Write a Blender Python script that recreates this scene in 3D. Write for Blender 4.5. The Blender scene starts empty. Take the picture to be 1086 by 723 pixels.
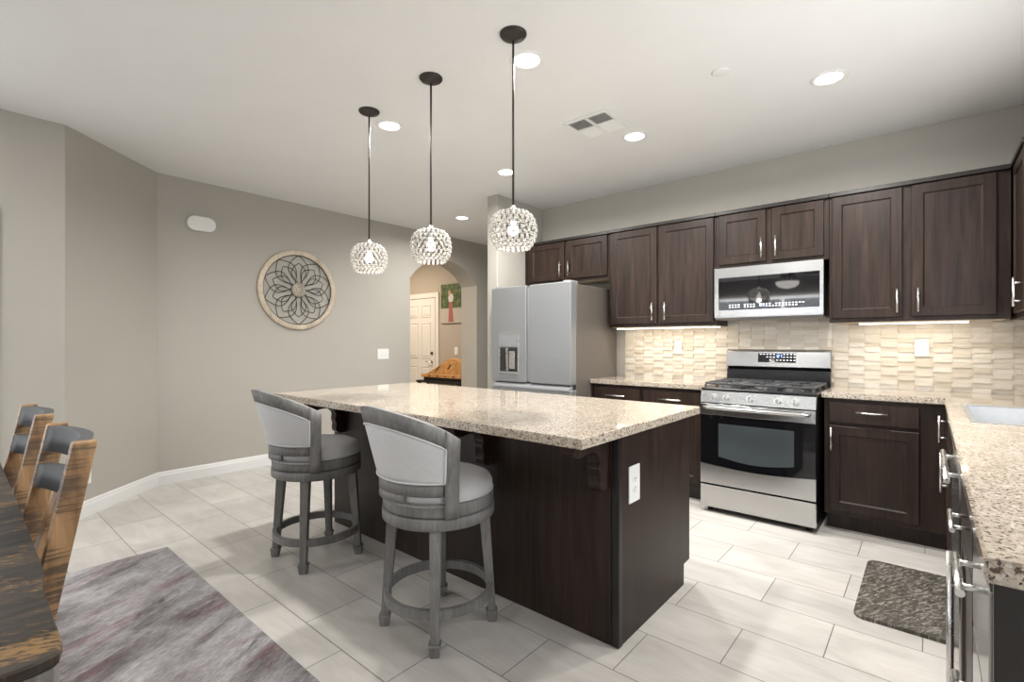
import bpy, bmesh, math, random
from mathutils import Vector, Matrix
random.seed(7)
PI = math.pi
SC = bpy.context.scene
COL = SC.collection

# ------------------------------------------------------------------ camera, world, light, exposure
cam_d = bpy.data.cameras.new('camera'); cam = bpy.data.objects.new('camera', cam_d); COL.objects.link(cam)
cam.location = (0, 0, 1.2705); cam.rotation_euler = (PI/2, 0, math.radians(40.45))
cam_d.sensor_width = 36; cam_d.lens = 36*519.9/1086; cam_d.shift_y = 1.9/1086; cam_d.clip_start = .02
SC.camera = cam
SC.view_settings.view_transform = 'Standard'; SC.view_settings.look = 'None'
SC.view_settings.gamma = 1; SC.view_settings.use_curve_mapping = False
SC.view_settings.exposure = 0.45
wd = bpy.data.worlds.new('world'); SC.world = wd; wd.use_nodes = True
wd.node_tree.nodes['Background'].inputs[0].default_value = (.75, .85, 1, 1)
wd.node_tree.nodes['Background'].inputs[1].default_value = .6
DAY = 1.0           # daylight through the windows behind the camera
LAMP = 1.0          # recessed lamps
def area(name, loc, rot, sx, sy, power, color=(1, 1, 1), shape='RECTANGLE', spread=PI):
    l = bpy.data.lights.new(name, 'AREA'); l.shape = shape; l.size = sx; l.size_y = sy
    l.energy = power; l.color = color; l.spread = spread
    o = bpy.data.objects.new(name, l); COL.objects.link(o); o.location = loc; o.rotation_euler = rot
    return o
# daylight entering by the patio door and the window in the wall behind the camera, and by an unseen window added over the sink
area('daylight_patio', (-2.6, -4.45, 1.25), (-PI/2, 0, 0), 2.9, 2.2, 190*DAY, (.97, .985, 1))
area('daylight_slider', (-4.53, -1.35, 1.1), (0, -PI/2, 0), 2.05, 2.7, 22*DAY, (.97, .985, 1))
area('daylight_side', (1.5, -4.45, 1.45), (-PI/2, 0, 0), 1.7, 1.5, 150*DAY, (.97, .985, 1))
area('sink_window_fill', (.66, 2.3, 1.6), (0, PI/2, 0), 1.0, 2.1, 27*DAY, (.97, .985, 1))  # added light at an unseen window, brightens the left wall and island end

# ------------------------------------------------------------------ materials
def nt(name):
    m = bpy.data.materials.new(name); m.use_nodes = True
    t = m.node_tree; b = t.nodes['Principled BSDF']
    return m, t, b
def nd(t, kind, **kw):
    n = t.nodes.new(kind)
    for k, v in kw.items():
        if k.startswith('i_'): n.inputs[k[2:].replace('_', ' ')].default_value = v
        else: setattr(n, k, v)
    return n
def coords(t, scale=(1, 1, 1), rot=(0, 0, 0), loc=(0, 0, 0)):
    tc = nd(t, 'ShaderNodeTexCoord'); mp = nd(t, 'ShaderNodeMapping')
    mp.inputs['Scale'].default_value = scale; mp.inputs['Rotation'].default_value = rot; mp.inputs['Location'].default_value = loc
    t.links.new(tc.outputs['Object'], mp.inputs['Vector']); return mp.outputs['Vector']
def dcoords(t, ang, along, across, loc=(0, 0, 0)):      # stretched along a direction in the floor plane
    tc = nd(t, 'ShaderNodeTexCoord'); mp = nd(t, 'ShaderNodeMapping', vector_type='TEXTURE')
    mp.inputs['Scale'].default_value = (along, across, 1); mp.inputs['Rotation'].default_value = (0, 0, math.radians(ang)); mp.inputs['Location'].default_value = loc
    t.links.new(tc.outputs['Object'], mp.inputs['Vector']); return mp.outputs['Vector']
def noise(t, vec, scale, detail=4, rough=.55, dist=0):
    n = nd(t, 'ShaderNodeTexNoise'); n.inputs['Scale'].default_value = scale; n.inputs['Detail'].default_value = detail
    n.inputs['Roughness'].default_value = rough; n.inputs['Distortion'].default_value = dist
    if vec is not None: t.links.new(vec, n.inputs['Vector'])
    return n.outputs['Fac']
def ramp(t, fac, stops):
    r = nd(t, 'ShaderNodeValToRGB'); e = r.color_ramp.elements
    while len(e) < len(stops): e.new(.5)
    for q, (p, c) in zip(e, stops): q.position = p; q.color = (*c, 1) if len(c) == 3 else c
    t.links.new(fac, r.inputs['Fac']); return r.outputs['Color']
def mixc(t, fac, a, b, mode='MIX'):
    n = nd(t, 'ShaderNodeMix', data_type='RGBA', blend_type=mode)
    for s, v in ((n.inputs['Factor'], fac), (n.inputs['A'], a), (n.inputs['B'], b)):
        pass
    f, a_, b_ = n.inputs[0], n.inputs[6], n.inputs[7]
    for s, v in ((f, fac), (a_, a), (b_, b)):
        if isinstance(v, bpy.types.NodeSocket): t.links.new(v, s)
        elif isinstance(v, (tuple, list)): s.default_value = (*v, 1) if len(v) == 3 else v
        else: s.default_value = v
    return n.outputs[2]
def bump(t, b, h, strength=.2, dist=.002):
    n = nd(t, 'ShaderNodeBump'); n.inputs['Strength'].default_value = strength; n.inputs['Distance'].default_value = dist
    t.links.new(h, n.inputs['Height']); t.links.new(n.outputs['Normal'], b.inputs['Normal'])
def plain(name, c, rough=.5, metal=0, spec=.5, coat=0):
    m, t, b = nt(name); b.inputs['Base Color'].default_value = (*c, 1); b.inputs['Roughness'].default_value = rough
    b.inputs['Metallic'].default_value = metal; b.inputs['Specular IOR Level'].default_value = spec
    if coat: b.inputs['Coat Weight'].default_value = coat; b.inputs['Coat Roughness'].default_value = .08
    n = noise(t, coords(t, (40, 40, 40)), 3); r = ramp(t, n, [(0, (rough*.85,)*3), (1, (min(1, rough*1.15),)*3)])
    t.links.new(r, b.inputs['Roughness']); return m
def emit(name, c, s):
    m, t, b = nt(name); b.inputs['Base Color'].default_value = (.8, .8, .8, 1)
    b.inputs['Emission Color'].default_value = (*c, 1); b.inputs['Emission Strength'].default_value = s; return m
def paint(name, c, bs=.12, sc=90, rough=.6):
    m, t, b = nt(name); v = coords(t)
    n = noise(t, v, 3, 3); col = mixc(t, n, tuple(x*.97 for x in c), tuple(x*1.03 for x in c)); t.links.new(col, b.inputs['Base Color'])
    b.inputs['Roughness'].default_value = rough; b.inputs['Specular IOR Level'].default_value = .3
    bump(t, b, noise(t, v, sc, 4), bs, .003); return m
def wood(name, dark, light, scale=(28, 28, 1.6), rough=.3, coat=.25, spec=.5, bs=.05):
    m, t, b = nt(name); v = coords(t, scale)
    n1 = noise(t, v, 1.6, 6, .6, .6); n2 = noise(t, coords(t, (6, 6, .9)), 1.6, 4)
    c = ramp(t, n1, [(.3, dark), (.7, light)]); c = mixc(t, .55, c, ramp(t, n2, [(.3, (.6, .56, .54)), (.72, (1.5, 1.45, 1.38))]), 'MULTIPLY')
    t.links.new(c, b.inputs['Base Color'])
    rr = ramp(t, n1, [(0, (rough*.8,)*3), (1, (rough*1.3,)*3)]); t.links.new(rr, b.inputs['Roughness'])
    b.inputs['Coat Weight'].default_value = coat; b.inputs['Coat Roughness'].default_value = .22; b.inputs['Specular IOR Level'].default_value = spec
    bump(t, b, n1, bs, .001); return m
def steel(name, c=(.62, .62, .61), rough=.24, scale=(2, 2, 220), metal=1):
    m, t, b = nt(name); v = coords(t, scale); n = noise(t, v, 1, 3)
    t.links.new(mixc(t, n, tuple(x*.93 for x in c), tuple(x*1.05 for x in c)), b.inputs['Base Color'])
    b.inputs['Metallic'].default_value = metal
    t.links.new(ramp(t, n, [(0, (rough*.8,)*3), (1, (rough*1.25,)*3)]), b.inputs['Roughness'])
    bump(t, b, n, .03, .0005); return m

M = {}
M['wall'] = paint('greige_wall_paint', (.418, .396, .354))
M['hallwall'] = paint('hall_wall_paint', (.42, .37, .31))
M['ceil'] = paint('white_ceiling_paint', (.78, .78, .77), .35, 28, .8)
M['trim'] = plain('white_trim_paint', (.74, .74, .73), .35)
M['door'] = plain('white_door_paint', (.72, .70, .66), .4)
M['dark'] = wood('espresso_stained_wood', (.0125, .0074, .0055), (.038, .0225, .0165), rough=.4, coat=.03, spec=.28)
M['darktrim'] = plain('black_brown_trim', (.012, .009, .008), .35)
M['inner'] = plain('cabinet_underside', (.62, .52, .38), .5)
M['steel'] = steel('brushed_stainless', (.52, .52, .515), .2)
M['steel_h'] = steel('brushed_stainless_horizontal', (.53, .53, .525), .22, (220, 2, 2))
M['nickel'] = steel('brushed_nickel', (.72, .71, .69), .28, (60, 60, 60))
M['fridge'] = steel('smudgeproof_steel', (.31, .318, .326), .42, (2, 2, 200), .55)
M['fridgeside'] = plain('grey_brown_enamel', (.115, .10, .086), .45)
M['black'] = plain('black_enamel', (.008, .008, .009), .25)
M['blackglass'] = plain('black_glass', (.004, .004, .005), .05, 0, .7)
M['iron'] = plain('cast_iron', (.07, .07, .072), .35, .3)
M['ovenglass'] = plain('oven_window_glass', (.052, .062, .066), .06, 0, .8)
M['bronze'] = plain('dark_bronze', (.035, .028, .024), .5, .3)
M['white'] = plain('white_plastic', (.78, .78, .76), .35)
M['grey'] = plain('grey_plastic', (.25, .25, .26), .4)
M['duct'] = plain('vent_duct_grey', (.34, .34, .34), .6)
M['slot'] = plain('slot_black', (.02, .02, .02), .5)
M['icon'] = emit('panel_legend_glow', (.9, .95, 1), 1.0)
M['blue'] = emit('blue_clock_glow', (.18, .38, 1), 2.2)
M['lamp'] = emit('recessed_lamp_glow', (1, .97, .92), 9)
M['ledstrip'] = emit('led_strip_glow', (1, .93, .80), 9)
M['bulb'] = emit('bulb_glow', (1, .95, .88), 4)
M['sinksteel'] = steel('sink_steel', (.46, .47, .48), .38, (60, 4, 4), .75)
M['mwglass'] = plain('mirror_black_glass', (.004, .004, .005), .03); M['mwglass'].node_tree.nodes['Principled BSDF'].inputs['IOR'].default_value = 1.8

def m_floor():
    m, t, b = nt('linen_porcelain_floor_tile')
    v = coords(t, loc=(.3283+60*.6097, -3.8639+40*.3086, 0))
    br = nd(t, 'ShaderNodeTexBrick', offset=.5, offset_frequency=2, squash=1)
    br.inputs['Scale'].default_value = 1; br.inputs['Brick Width'].default_value = .6097; br.inputs['Row Height'].default_value = .3086
    br.inputs['Mortar Size'].default_value = .0022; br.inputs['Mortar Smooth'].default_value = .1; br.inputs['Bias'].default_value = 0
    br.inputs['Color1'].default_value = (0, 0, 0, 1); br.inputs['Color2'].default_value = (1, 1, 1, 1); br.inputs['Mortar'].default_value = (.5, .5, .5, 1)
    t.links.new(v, br.inputs['Vector'])
    tile = ramp(t, br.outputs['Color'], [(0, (.53, .505, .475)), (1, (.62, .595, .56))])
    st = noise(t, coords(t, (1.2, 26, 1)), 3, 6, .65, .3); cl = noise(t, coords(t, (1.0, 3.2, 1)), 2.2, 5, .6, .8)
    tile = mixc(t, .5, tile, ramp(t, st, [(.25, (.86, .85, .84)), (.75, (1.10, 1.09, 1.08))]), 'MULTIPLY')
    tile = mixc(t, .75, tile, ramp(t, cl, [(.3, (.78, .77, .76)), (.7, (1.10, 1.10, 1.10))]), 'MULTIPLY')
    c = mixc(t, br.outputs['Fac'], tile, (.17, .155, .14)); t.links.new(c, b.inputs['Base Color'])
    t.links.new(ramp(t, st, [(0, (.26,)*3), (1, (.42,)*3)]), b.inputs['Roughness'])
    inv = nd(t, 'ShaderNodeMath', operation='SUBTRACT'); inv.inputs[0].default_value = 1; t.links.new(br.outputs['Fac'], inv.inputs[1])
    bump(t, b, inv.outputs[0], .35, .002); return m
M['floor'] = m_floor()
def m_granite():
    m, t, b = nt('speckled_beige_granite'); v = coords(t)
    vo = nd(t, 'ShaderNodeTexVoronoi'); vo.inputs['Scale'].default_value = 150; t.links.new(v, vo.inputs['Vector'])
    sep = nd(t, 'ShaderNodeSeparateColor'); t.links.new(vo.outputs['Color'], sep.inputs[0])
    base = ramp(t, sep.outputs[0], [(0, (.42, .36, .285)), (.35, (.55, .495, .42)), (.7, (.37, .31, .245)), (1, (.62, .58, .52))])
    big = noise(t, v, 14, 4, .6, .5); base = mixc(t, .6, base, ramp(t, big, [(.3, (.72, .66, .6)), (.7, (1.12, 1.1, 1.08))]), 'MULTIPLY')
    f = noise(t, v, 95, 3, .65); sp = ramp(t, f, [(.56, (0, 0, 0)), (.62, (1, 1, 1))]); c = mixc(t, sp, base, (.09, .06, .045))
    f2 = noise(t, coords(t, loc=(9, 4, 2)), 130, 2, .6); s2 = ramp(t, f2, [(.64, (0, 0, 0)), (.68, (1, 1, 1))]); c = mixc(t, s2, c, (.025, .022, .02))
    t.links.new(c, b.inputs['Base Color']); b.inputs['Roughness'].default_value = .07; b.inputs['Specular IOR Level'].default_value = .6
    return m
M['granite'] = m_granite()
def m_stone():
    m, t, b = nt('cream_travertine_mosaic'); oi = coords(t)
    sn = nd(t, 'ShaderNodeVectorMath', operation='SNAP'); sn.inputs[1].default_value = (.0969, 10, .03335)
    sh = coords(t, loc=(2.308, 0, -.937+.0002)); t.links.new(sh, sn.inputs[0])
    wn = nd(t, 'ShaderNodeTexWhiteNoise'); t.links.new(sn.outputs[0], wn.inputs['Vector'])
    n = noise(t, coords(t, (6, 6, 40)), 2, 5, .6)
    c = ramp(t, wn.outputs['Value'], [(0, (.60, .53, .43)), (.5, (.68, .62, .53)), (1, (.74, .69, .61))])
    c = mixc(t, .6, c, ramp(t, n, [(.3, (.88, .87, .85)), (.7, (1.07, 1.07, 1.07))]), 'MULTIPLY')
    t.links.new(c, b.inputs['Base Color']); b.inputs['Roughness'].default_value = .5
    bump(t, b, noise(t, oi, 120, 3), .1, .001); return m
M['stone'] = m_stone()
M['washwood'] = wood('grey_washed_wood', (.135, .135, .135), (.225, .225, .222), (45, 45, 7), .45, 0, .4, .1)
def m_fabric():
    m, t, b = nt('light_grey_linen'); v = coords(t, (350, 350, 60)); n = noise(t, v, 1, 3)
    t.links.new(mixc(t, n, (.50, .50, .505), (.70, .70, .705)), b.inputs['Base Color']); b.inputs['Roughness'].default_value = .9
    b.inputs['Sheen Weight'].default_value = .2; bump(t, b, n, .25, .001); return m
M['fabric'] = m_fabric()
def m_rustic():
    m, t, b = nt('rustic_saw_marked_wood'); g = noise(t, coords(t, (14, 14, 2)), 2, 6, .6, .5)
    c = ramp(t, g, [(.3, (.22, .115, .05)), (.55, (.42, .25, .12)), (.8, (.54, .36, .20))])
    s = noise(t, coords(t, (3, 3, 75)), 1.6, 4, .7); pat = noise(t, coords(t, (6, 6, 6)), 1.6, 3)
    k = nd(t, 'ShaderNodeMath', operation='MULTIPLY'); t.links.new(s, k.inputs[0]); t.links.new(pat, k.inputs[1])
    c = mixc(t, ramp(t, k.outputs[0], [(.235, (0, 0, 0)), (.33, (.8, .8, .8))]), c, (.075, .055, .042))
    t.links.new(c, b.inputs['Base Color']); b.inputs['Roughness'].default_value = .5; bump(t, b, s, .2, .001); return m
M['rustic'] = m_rustic()
def m_table():
    m, t, b = nt('distressed_dark_table_wood'); g = noise(t, coords(t, (16, 2.2, 8)), 1.5, 6, .6, .6)
    c = ramp(t, g, [(.32, (.010, .009, .008)), (.55, (.040, .031, .024)), (.8, (.085, .06, .038))])
    s = noise(t, dcoords(t, 60, .030, .007), 1, 3, .6, 1.0); p = noise(t, coords(t, (7, 2.0, 1)), 1.6, 3)
    k = nd(t, 'ShaderNodeMath', operation='MULTIPLY'); t.links.new(s, k.inputs[0]); t.links.new(p, k.inputs[1])
    c = mixc(t, ramp(t, k.outputs[0], [(.27, (0, 0, 0)), (.36, (.75, .75, .75))]), c, (.30, .17, .06))
    t.links.new(c, b.inputs['Base Color']); b.inputs['Roughness'].default_value = .5; b.inputs['Specular IOR Level'].default_value = .3; bump(t, b, s, .2, .001); return m
M['table'] = m_table()
M['tableedge'] = wood('grey_weathered_edge', (.10, .095, .09), (.24, .23, .22), (60, 60, 2), .6, 0)
M['greymetal'] = plain('brushed_charcoal_rail', (.085, .09, .095), .6, 0)
def m_rug():
    m, t, b = nt('abstract_woven_rug')
    a = noise(t, dcoords(t, 118, .95, .36), 1.1, 8, .72, .35)
    c = ramp(t, a, [(.28, (.07, .065, .072)), (.40, (.17, .155, .16)), (.50, (.30, .285, .29)), (.60, (.42, .405, .41)), (.74, (.30, .285, .29))])
    r = noise(t, dcoords(t, 112, .8, .30, (3, 7, 0)), 1.15, 7, .7, .3)
    c = mixc(t, ramp(t, r, [(.52, (0, 0, 0)), (.64, (.75, .75, .75))]), c, (.20, .095, .10))
    d = noise(t, dcoords(t, 122, .55, .14, (1, 2, 0)), 1.2, 7, .75, .3)
    c = mixc(t, ramp(t, d, [(.54, (0, 0, 0)), (.66, (.75, .75, .75))]), c, (.075, .062, .072))
    e = noise(t, dcoords(t, 118, .5, .11, (5, 1, 0)), 1.2, 6, .7, .2)
    c = mixc(t, ramp(t, e, [(.55, (0, 0, 0)), (.68, (.6, .6, .6))]), c, (.48, .465, .465))
    f = noise(t, dcoords(t, 115, .03, .008), 1, 2); c = mixc(t, .7, c, ramp(t, f, [(.25, (.62, .62, .62)), (.75, (1.35, 1.35, 1.35))]), 'MULTIPLY')
    t.links.new(c, b.inputs['Base Color']); b.inputs['Roughness'].default_value = .95; b.inputs['Specular IOR Level'].default_value = .1; bump(t, b, f, .3, .002); return m
M['rug'] = m_rug()
def m_mat():
    m, t, b = nt('embossed_taupe_mat'); n = noise(t, dcoords(t, 62, .045, .013), 1, 3, .55, 1.1)
    t.links.new(ramp(t, n, [(.38, (.052, .045, .035)), (.52, (.105, .094, .078)), (.62, (.24, .225, .20)), (.72, (.34, .32, .29))]), b.inputs['Base Color'])
    b.inputs['Roughness'].default_value = .5; bump(t, b, n, .5, .003); return m
M['mat'] = m_mat()
def m_pale():
    m = wood('pale_carved_wood', (.42, .36, .28), (.60, .53, .43), (30, 30, 30), .6, 0); return m
M['pale'] = m_pale()
M['honey'] = wood('honey_wood', (.40, .19, .06), (.62, .34, .13), (6, 40, 40), .35, .2)
def m_crystal():
    m, t, b = nt('cut_crystal_bead'); b.inputs['Base Color'].default_value = (.62, .61, .59, 1); b.inputs['Roughness'].default_value = .08
    b.inputs['Specular IOR Level'].default_value = .9
    tr = nd(t, 'ShaderNodeBsdfTranslucent'); tr.inputs[0].default_value = (.95, .92, .86, 1)
    mx = nd(t, 'ShaderNodeMixShader'); mx.inputs[0].default_value = .35
    t.links.new(b.outputs[0], mx.inputs[1]); t.links.new(tr.outputs[0], mx.inputs[2])
    t.links.new(mx.outputs[0], t.nodes['Material Output'].inputs['Surface']); return m
M['crystal'] = m_crystal()
def m_pane():
    m, t, b = nt('window_pane_glass'); gl = nd(t, 'ShaderNodeBsdfGlossy'); gl.inputs['Roughness'].default_value = .02
    tr = nd(t, 'ShaderNodeBsdfTransparent'); mx = nd(t, 'ShaderNodeMixShader'); mx.inputs[0].default_value = .08
    t.links.new(tr.outputs[0], mx.inputs[1]); t.links.new(gl.outputs[0], mx.inputs[2])
    t.links.new(mx.outputs[0], t.nodes['Material Output'].inputs['Surface']); return m
M['pane'] = m_pane()

# ------------------------------------------------------------------ mesh helpers
class MB:
    def __init__(s): s.bm = bmesh.new()
    def quad(s, *ps, smooth=False):
        f = s.bm.faces.new([s.bm.verts.new(p) for p in ps]); f.smooth = smooth; return f
    def box(s, x0, x1, y0, y1, z0, z1, bev=0, seg=1):
        bm = s.bm; r = bmesh.ops.create_cube(bm, size=1)
        for v in r['verts']: v.co = Vector(((x0+x1)/2+v.co.x*(x1-x0), (y0+y1)/2+v.co.y*(y1-y0), (z0+z1)/2+v.co.z*(z1-z0)))
        if bev:
            es = list({e for v in r['verts'] for e in v.link_edges})
            bmesh.ops.bevel(bm, geom=es, offset=bev, segments=seg, affect='EDGES', profile=.5)
        return s
    def hull(s, bottom, top, bev=0):           # two quads, four points each
        bm = s.bm; b = [bm.verts.new(p) for p in bottom]; t = [bm.verts.new(p) for p in top]; n = len(b)
        fs = [bm.faces.new(b[::-1]), bm.faces.new(t)]
        for i in range(n): fs.append(bm.faces.new([b[i], b[(i+1) % n], t[(i+1) % n], t[i]]))
        if bev: bmesh.ops.bevel(bm, geom=list({e for f in fs for e in f.edges}), offset=bev, segments=1, affect='EDGES')
        return s
    def prism(s, poly, axis, a0, a1, bev=0):   # 2D polygon extruded along an axis
        f = {'x': lambda p, a: (a, p[0], p[1]), 'y': lambda p, a: (p[0], a, p[1]), 'z': lambda p, a: (p[0], p[1], a)}[axis]
        return s.hull([f(p, a0) for p in poly], [f(p, a1) for p in poly], bev)
    def cyl(s, p0, p1, r0, r1=None, seg=16, caps=True, smooth=True):
        r1 = r0 if r1 is None else r1; p0 = Vector(p0); p1 = Vector(p1); d = (p1-p0).normalized()
        u = d.orthogonal().normalized(); w = d.cross(u); bm = s.bm
        A = [bm.verts.new(p0+(u*math.cos(2*PI*i/seg)+w*math.sin(2*PI*i/seg))*r0) for i in range(seg)]
        B = [bm.verts.new(p1+(u*math.cos(2*PI*i/seg)+w*math.sin(2*PI*i/seg))*r1) for i in range(seg)]
        for i in range(seg):
            f = bm.faces.new([A[i], A[(i+1) % seg], B[(i+1) % seg], B[i]]); f.smooth = smooth
        if caps: bm.faces.new(A[::-1]); bm.faces.new(B)
        return s
    def tube(s, pts, r, seg=8, closed=False):
        bm = s.bm; pts = [Vector(p) for p in pts]; n = len(pts); rings = []; u = None
        for i, p in enumerate(pts):
            a = pts[(i-1) % n] if (closed or i > 0) else p; b = pts[(i+1) % n] if (closed or i < n-1) else p
            d = (b-a).normalized()
            u = d.orthogonal().normalized() if u is None else (u-d*u.dot(d)).normalized()
            w = d.cross(u); rings.append([bm.verts.new(p+(u*math.cos(2*PI*k/seg)+w*math.sin(2*PI*k/seg))*r) for k in range(seg)])
        for i in range(n if closed else n-1):
            A, B = rings[i], rings[(i+1) % n]
            for k in range(seg):
                f = bm.faces.new([A[k], A[(k+1) % seg], B[(k+1) % seg], B[k]]); f.smooth = True
        if not closed: bm.faces.new(rings[0][::-1]); bm.faces.new(rings[-1])
        return s
    def lathe(s, prof, c=(0, 0, 0), seg=32, smooth=True, axis='z', a0=0, a1=2*PI):
        bm = s.bm; c = Vector(c); full = abs(a1-a0-2*PI) < 1e-6; n = seg if full else seg+1; rings = []
        for r, z in prof:
            ring = []
            for i in range(n):
                a = a0+(a1-a0)*i/seg
                p = {'z': (r*math.cos(a), r*math.sin(a), z), 'y': (r*math.cos(a), z, r*math.sin(a)), 'x': (z, r*math.cos(a), r*math.sin(a))}[axis]
                ring.append(bm.verts.new(c+Vector(p)))
            rings.append(ring)
        for A, B in zip(rings, rings[1:]):
            for i in range(seg):
                j = (i+1) % n
                f = bm.faces.new([A[i], A[j], B[j], B[i]]); f.smooth = smooth
        return s
    def ball(s, c, r, sub=1, sz=1):
        q = bmesh.ops.create_icosphere(s.bm, subdivisions=sub, radius=r)
        for v in q['verts']: v.co = Vector((v.co.x, v.co.y, v.co.z*sz))+Vector(c)
        return s
    def shaker(s, ax, a0, a1, z0, z1, face, thick=.02, stile=.058, rec=.008, rise=0):
        # a framed door with a sunk panel; ax = direction the front faces
        def P(a, z, w):
            return {'-y': (a, face+w, z), '+y': (a, face-w, z), '-x': (face+w, a, z), '+x': (face-w, a, z)}[ax]
        bm = s.bm
        def ring(i, w, zi=None): return [bm.verts.new(P(x, z, w)) for x, z in ((a0+i, z0+i), (a1-i, z0+i), (a1-i, z1-i), (a0+i, z1-i))]
        R = [ring(0, thick), ring(0, .003), ring(.003, 0), ring(stile, 0), ring(stile+.003, rec*.45), ring(stile+.009, rec)]
        for A, B in zip(R, R[1:]):
            for i in range(4): bm.faces.new([A[i], A[(i+1) % 4], B[(i+1) % 4], B[i]])
        bm.faces.new(R[-1]); bm.faces.new(R[0][::-1]); return s
    def slab(s, ax, a0, a1, z0, z1, face, thick=.02):
        if ax in ('-y', '+y'):
            y = (face, face+thick) if ax == '-y' else (face-thick, face); s.box(a0, a1, y[0], y[1], z0, z1, .003)
        else:
            x = (face, face+thick) if ax == '-x' else (face-thick, face); s.box(x[0], x[1], a0, a1, z0, z1, .003)
        return s
    def pull(s, ax, a, z, face, length=.155, vert=True, r=.006, stand=.032):
        sg = -1 if ax[0] == '-' else 1
        def P(da, dz, w):
            aa, zz = (a, z+dz) if vert else (a+da, z)
            return (aa, face+sg*w, zz) if ax[1] == 'y' else (face+sg*w, aa, zz)
        h = length/2
        s.cyl(P(-h, -h, stand), P(h, h, stand), r, seg=10)
        for q in (-.62*h, .62*h): s.cyl(P(q, q, -.001), P(q, q, stand), r*.8, seg=8)
        return s
    def build(s, name, m, parent=None, recalc=True, local=False):
        bm = s.bm
        if parent is not None and not local:
            o = parent; off = Vector((0, 0, 0))
            while o is not None: off += Vector(o.location); o = o.parent
            for v in bm.verts: v.co -= off
        if recalc: bmesh.ops.recalc_face_normals(bm, faces=bm.faces)
        me = bpy.data.meshes.new(name); bm.to_mesh(me); bm.free()
        me.materials.append(m if not isinstance(m, str) else M[m])
        o = bpy.data.objects.new(name, me); COL.objects.link(o)
        if parent is not None: o.parent = parent
        return o
def tag(o, label, cat, group=None, kind=None):
    o['label'] = label; o['category'] = cat
    if group: o['group'] = group
    if kind: o['kind'] = kind
    return o
def thing(name, label, cat, loc=(0, 0, 0), group=None):
    o = bpy.data.objects.new(name, None); COL.objects.link(o); o.location = loc; o.empty_display_size = .1
    return tag(o, label, cat, group)
def copy_tree(o, parent=None):
    c = o.copy(); COL.objects.link(c)
    if parent is not None: c.parent = parent
    for ch in list(o.children): copy_tree(ch, c)
    return c
def struct(name, mb, m, label=None, cat=None):
    o = mb.build(name, m); o['kind'] = 'structure'
    if label: o['label'] = label; o['category'] = cat
    return o

# ------------------------------------------------------------------ the room
ZC = 2.785; XL = -5.235; YW = 4.47; XS = -3.352; XR = .70; YB = -4.5; X2 = -4.579
struct('floor', MB().box(-9, 3.3, -4.8, 6.8, -.12, 0), 'floor', 'pale linen-look rectangular floor tiles laid in running bond', 'floor')
struct('ceiling', MB().box(-9, 3.3, -4.8, 6.8, ZC, ZC+.15), 'ceil', 'flat white textured ceiling with recessed lamps', 'ceiling')
w = struct('wall_back', MB().box(XS-.14, XR+.15, YW, YW+.14, 0, ZC), 'wall', 'greige kitchen wall behind the cabinets and range', 'wall')
struct('wall_alcove', MB().box(XS-.137, XS, 3.70, YW-.001, 0, ZC, .004), 'wall', 'short greige wall end left of the refrigerator', 'wall')
poly = [(1.272, 0), (4.06, 0), (4.06, 2.13)]
yc, hw, rise = 4.687, .627, .315; R = (hw*hw+rise*rise)/(2*rise); zc = 2.13+rise-R; a = math.asin(hw/R)
for i in range(1, 24):
    t_ = -a+2*a*i/24; poly.append((yc+R*math.sin(t_), zc+R*math.cos(t_)))
poly += [(5.314, 2.13), (5.314, 0), (6.5, 0), (6.5, ZC), (1.272, ZC)]
struct('wall_left', MB().prism(poly, 'x', XL-.335, XL), 'wall', 'long greige wall with round metal art and an arched opening', 'wall')
nx, ny = (XL-X2), (1.272-.578)
dl = math.hypot(nx, ny); px_, py_ = ny/dl, -nx/dl     # normal of the angled wall
q = .14
struct('wall_angled', MB().prism([(X2, .578), (XL, 1.272), (XL-.2, 1.272), (XL-.2, .578)], 'z', 0, ZC), 'wall', 'angled greige wall section behind the dining chairs', 'wall')
struct('wall_dining', MB().box(X2-.14, X2, YB, -2.75, 0, ZC).box(X2-.14, X2, .19, .578, 0, ZC).box(X2-.14, X2, -2.75, .19, 2.10, ZC), 'wall', 'greige dining wall at the left edge of view', 'wall')
struct('wall_right', MB().box(XR, XR+.15, .60, 1.2, 0, ZC).box(XR, XR+.15, 3.45, YW, 0, ZC).box(XR, XR+.15, 1.2, 3.45, 0, 1.08).box(XR, XR+.15, 1.2, 3.45, 2.15, ZC), 'wall', 'greige wall along the sink counter', 'wall')
struct('wall_return', MB().box(XR+.15, 3.15, .60, .75, 0, ZC), 'wall', 'greige return wall beyond the sink counter', 'wall')
struct('wall_east', MB().box(3.0, 3.15, YB, .60, 0, ZC), 'wall', 'greige wall beside the dining area', 'wall')
mb = MB(); 
for x0, x1, z0, z1 in ((-4.72, -4.1, 0, ZC), (-4.1, -1.1, 2.35, ZC), (-1.1, .6, 0, ZC), (.6, 2.4, 0, .65), (.6, 2.4, 2.25, ZC), (2.4, 3.15, 0, ZC)): mb.box(x0, x1, YB-.15, YB, z0, z1)
struct('wall_front', mb, 'wall', 'greige wall with patio door behind the dining area', 'wall')
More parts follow.
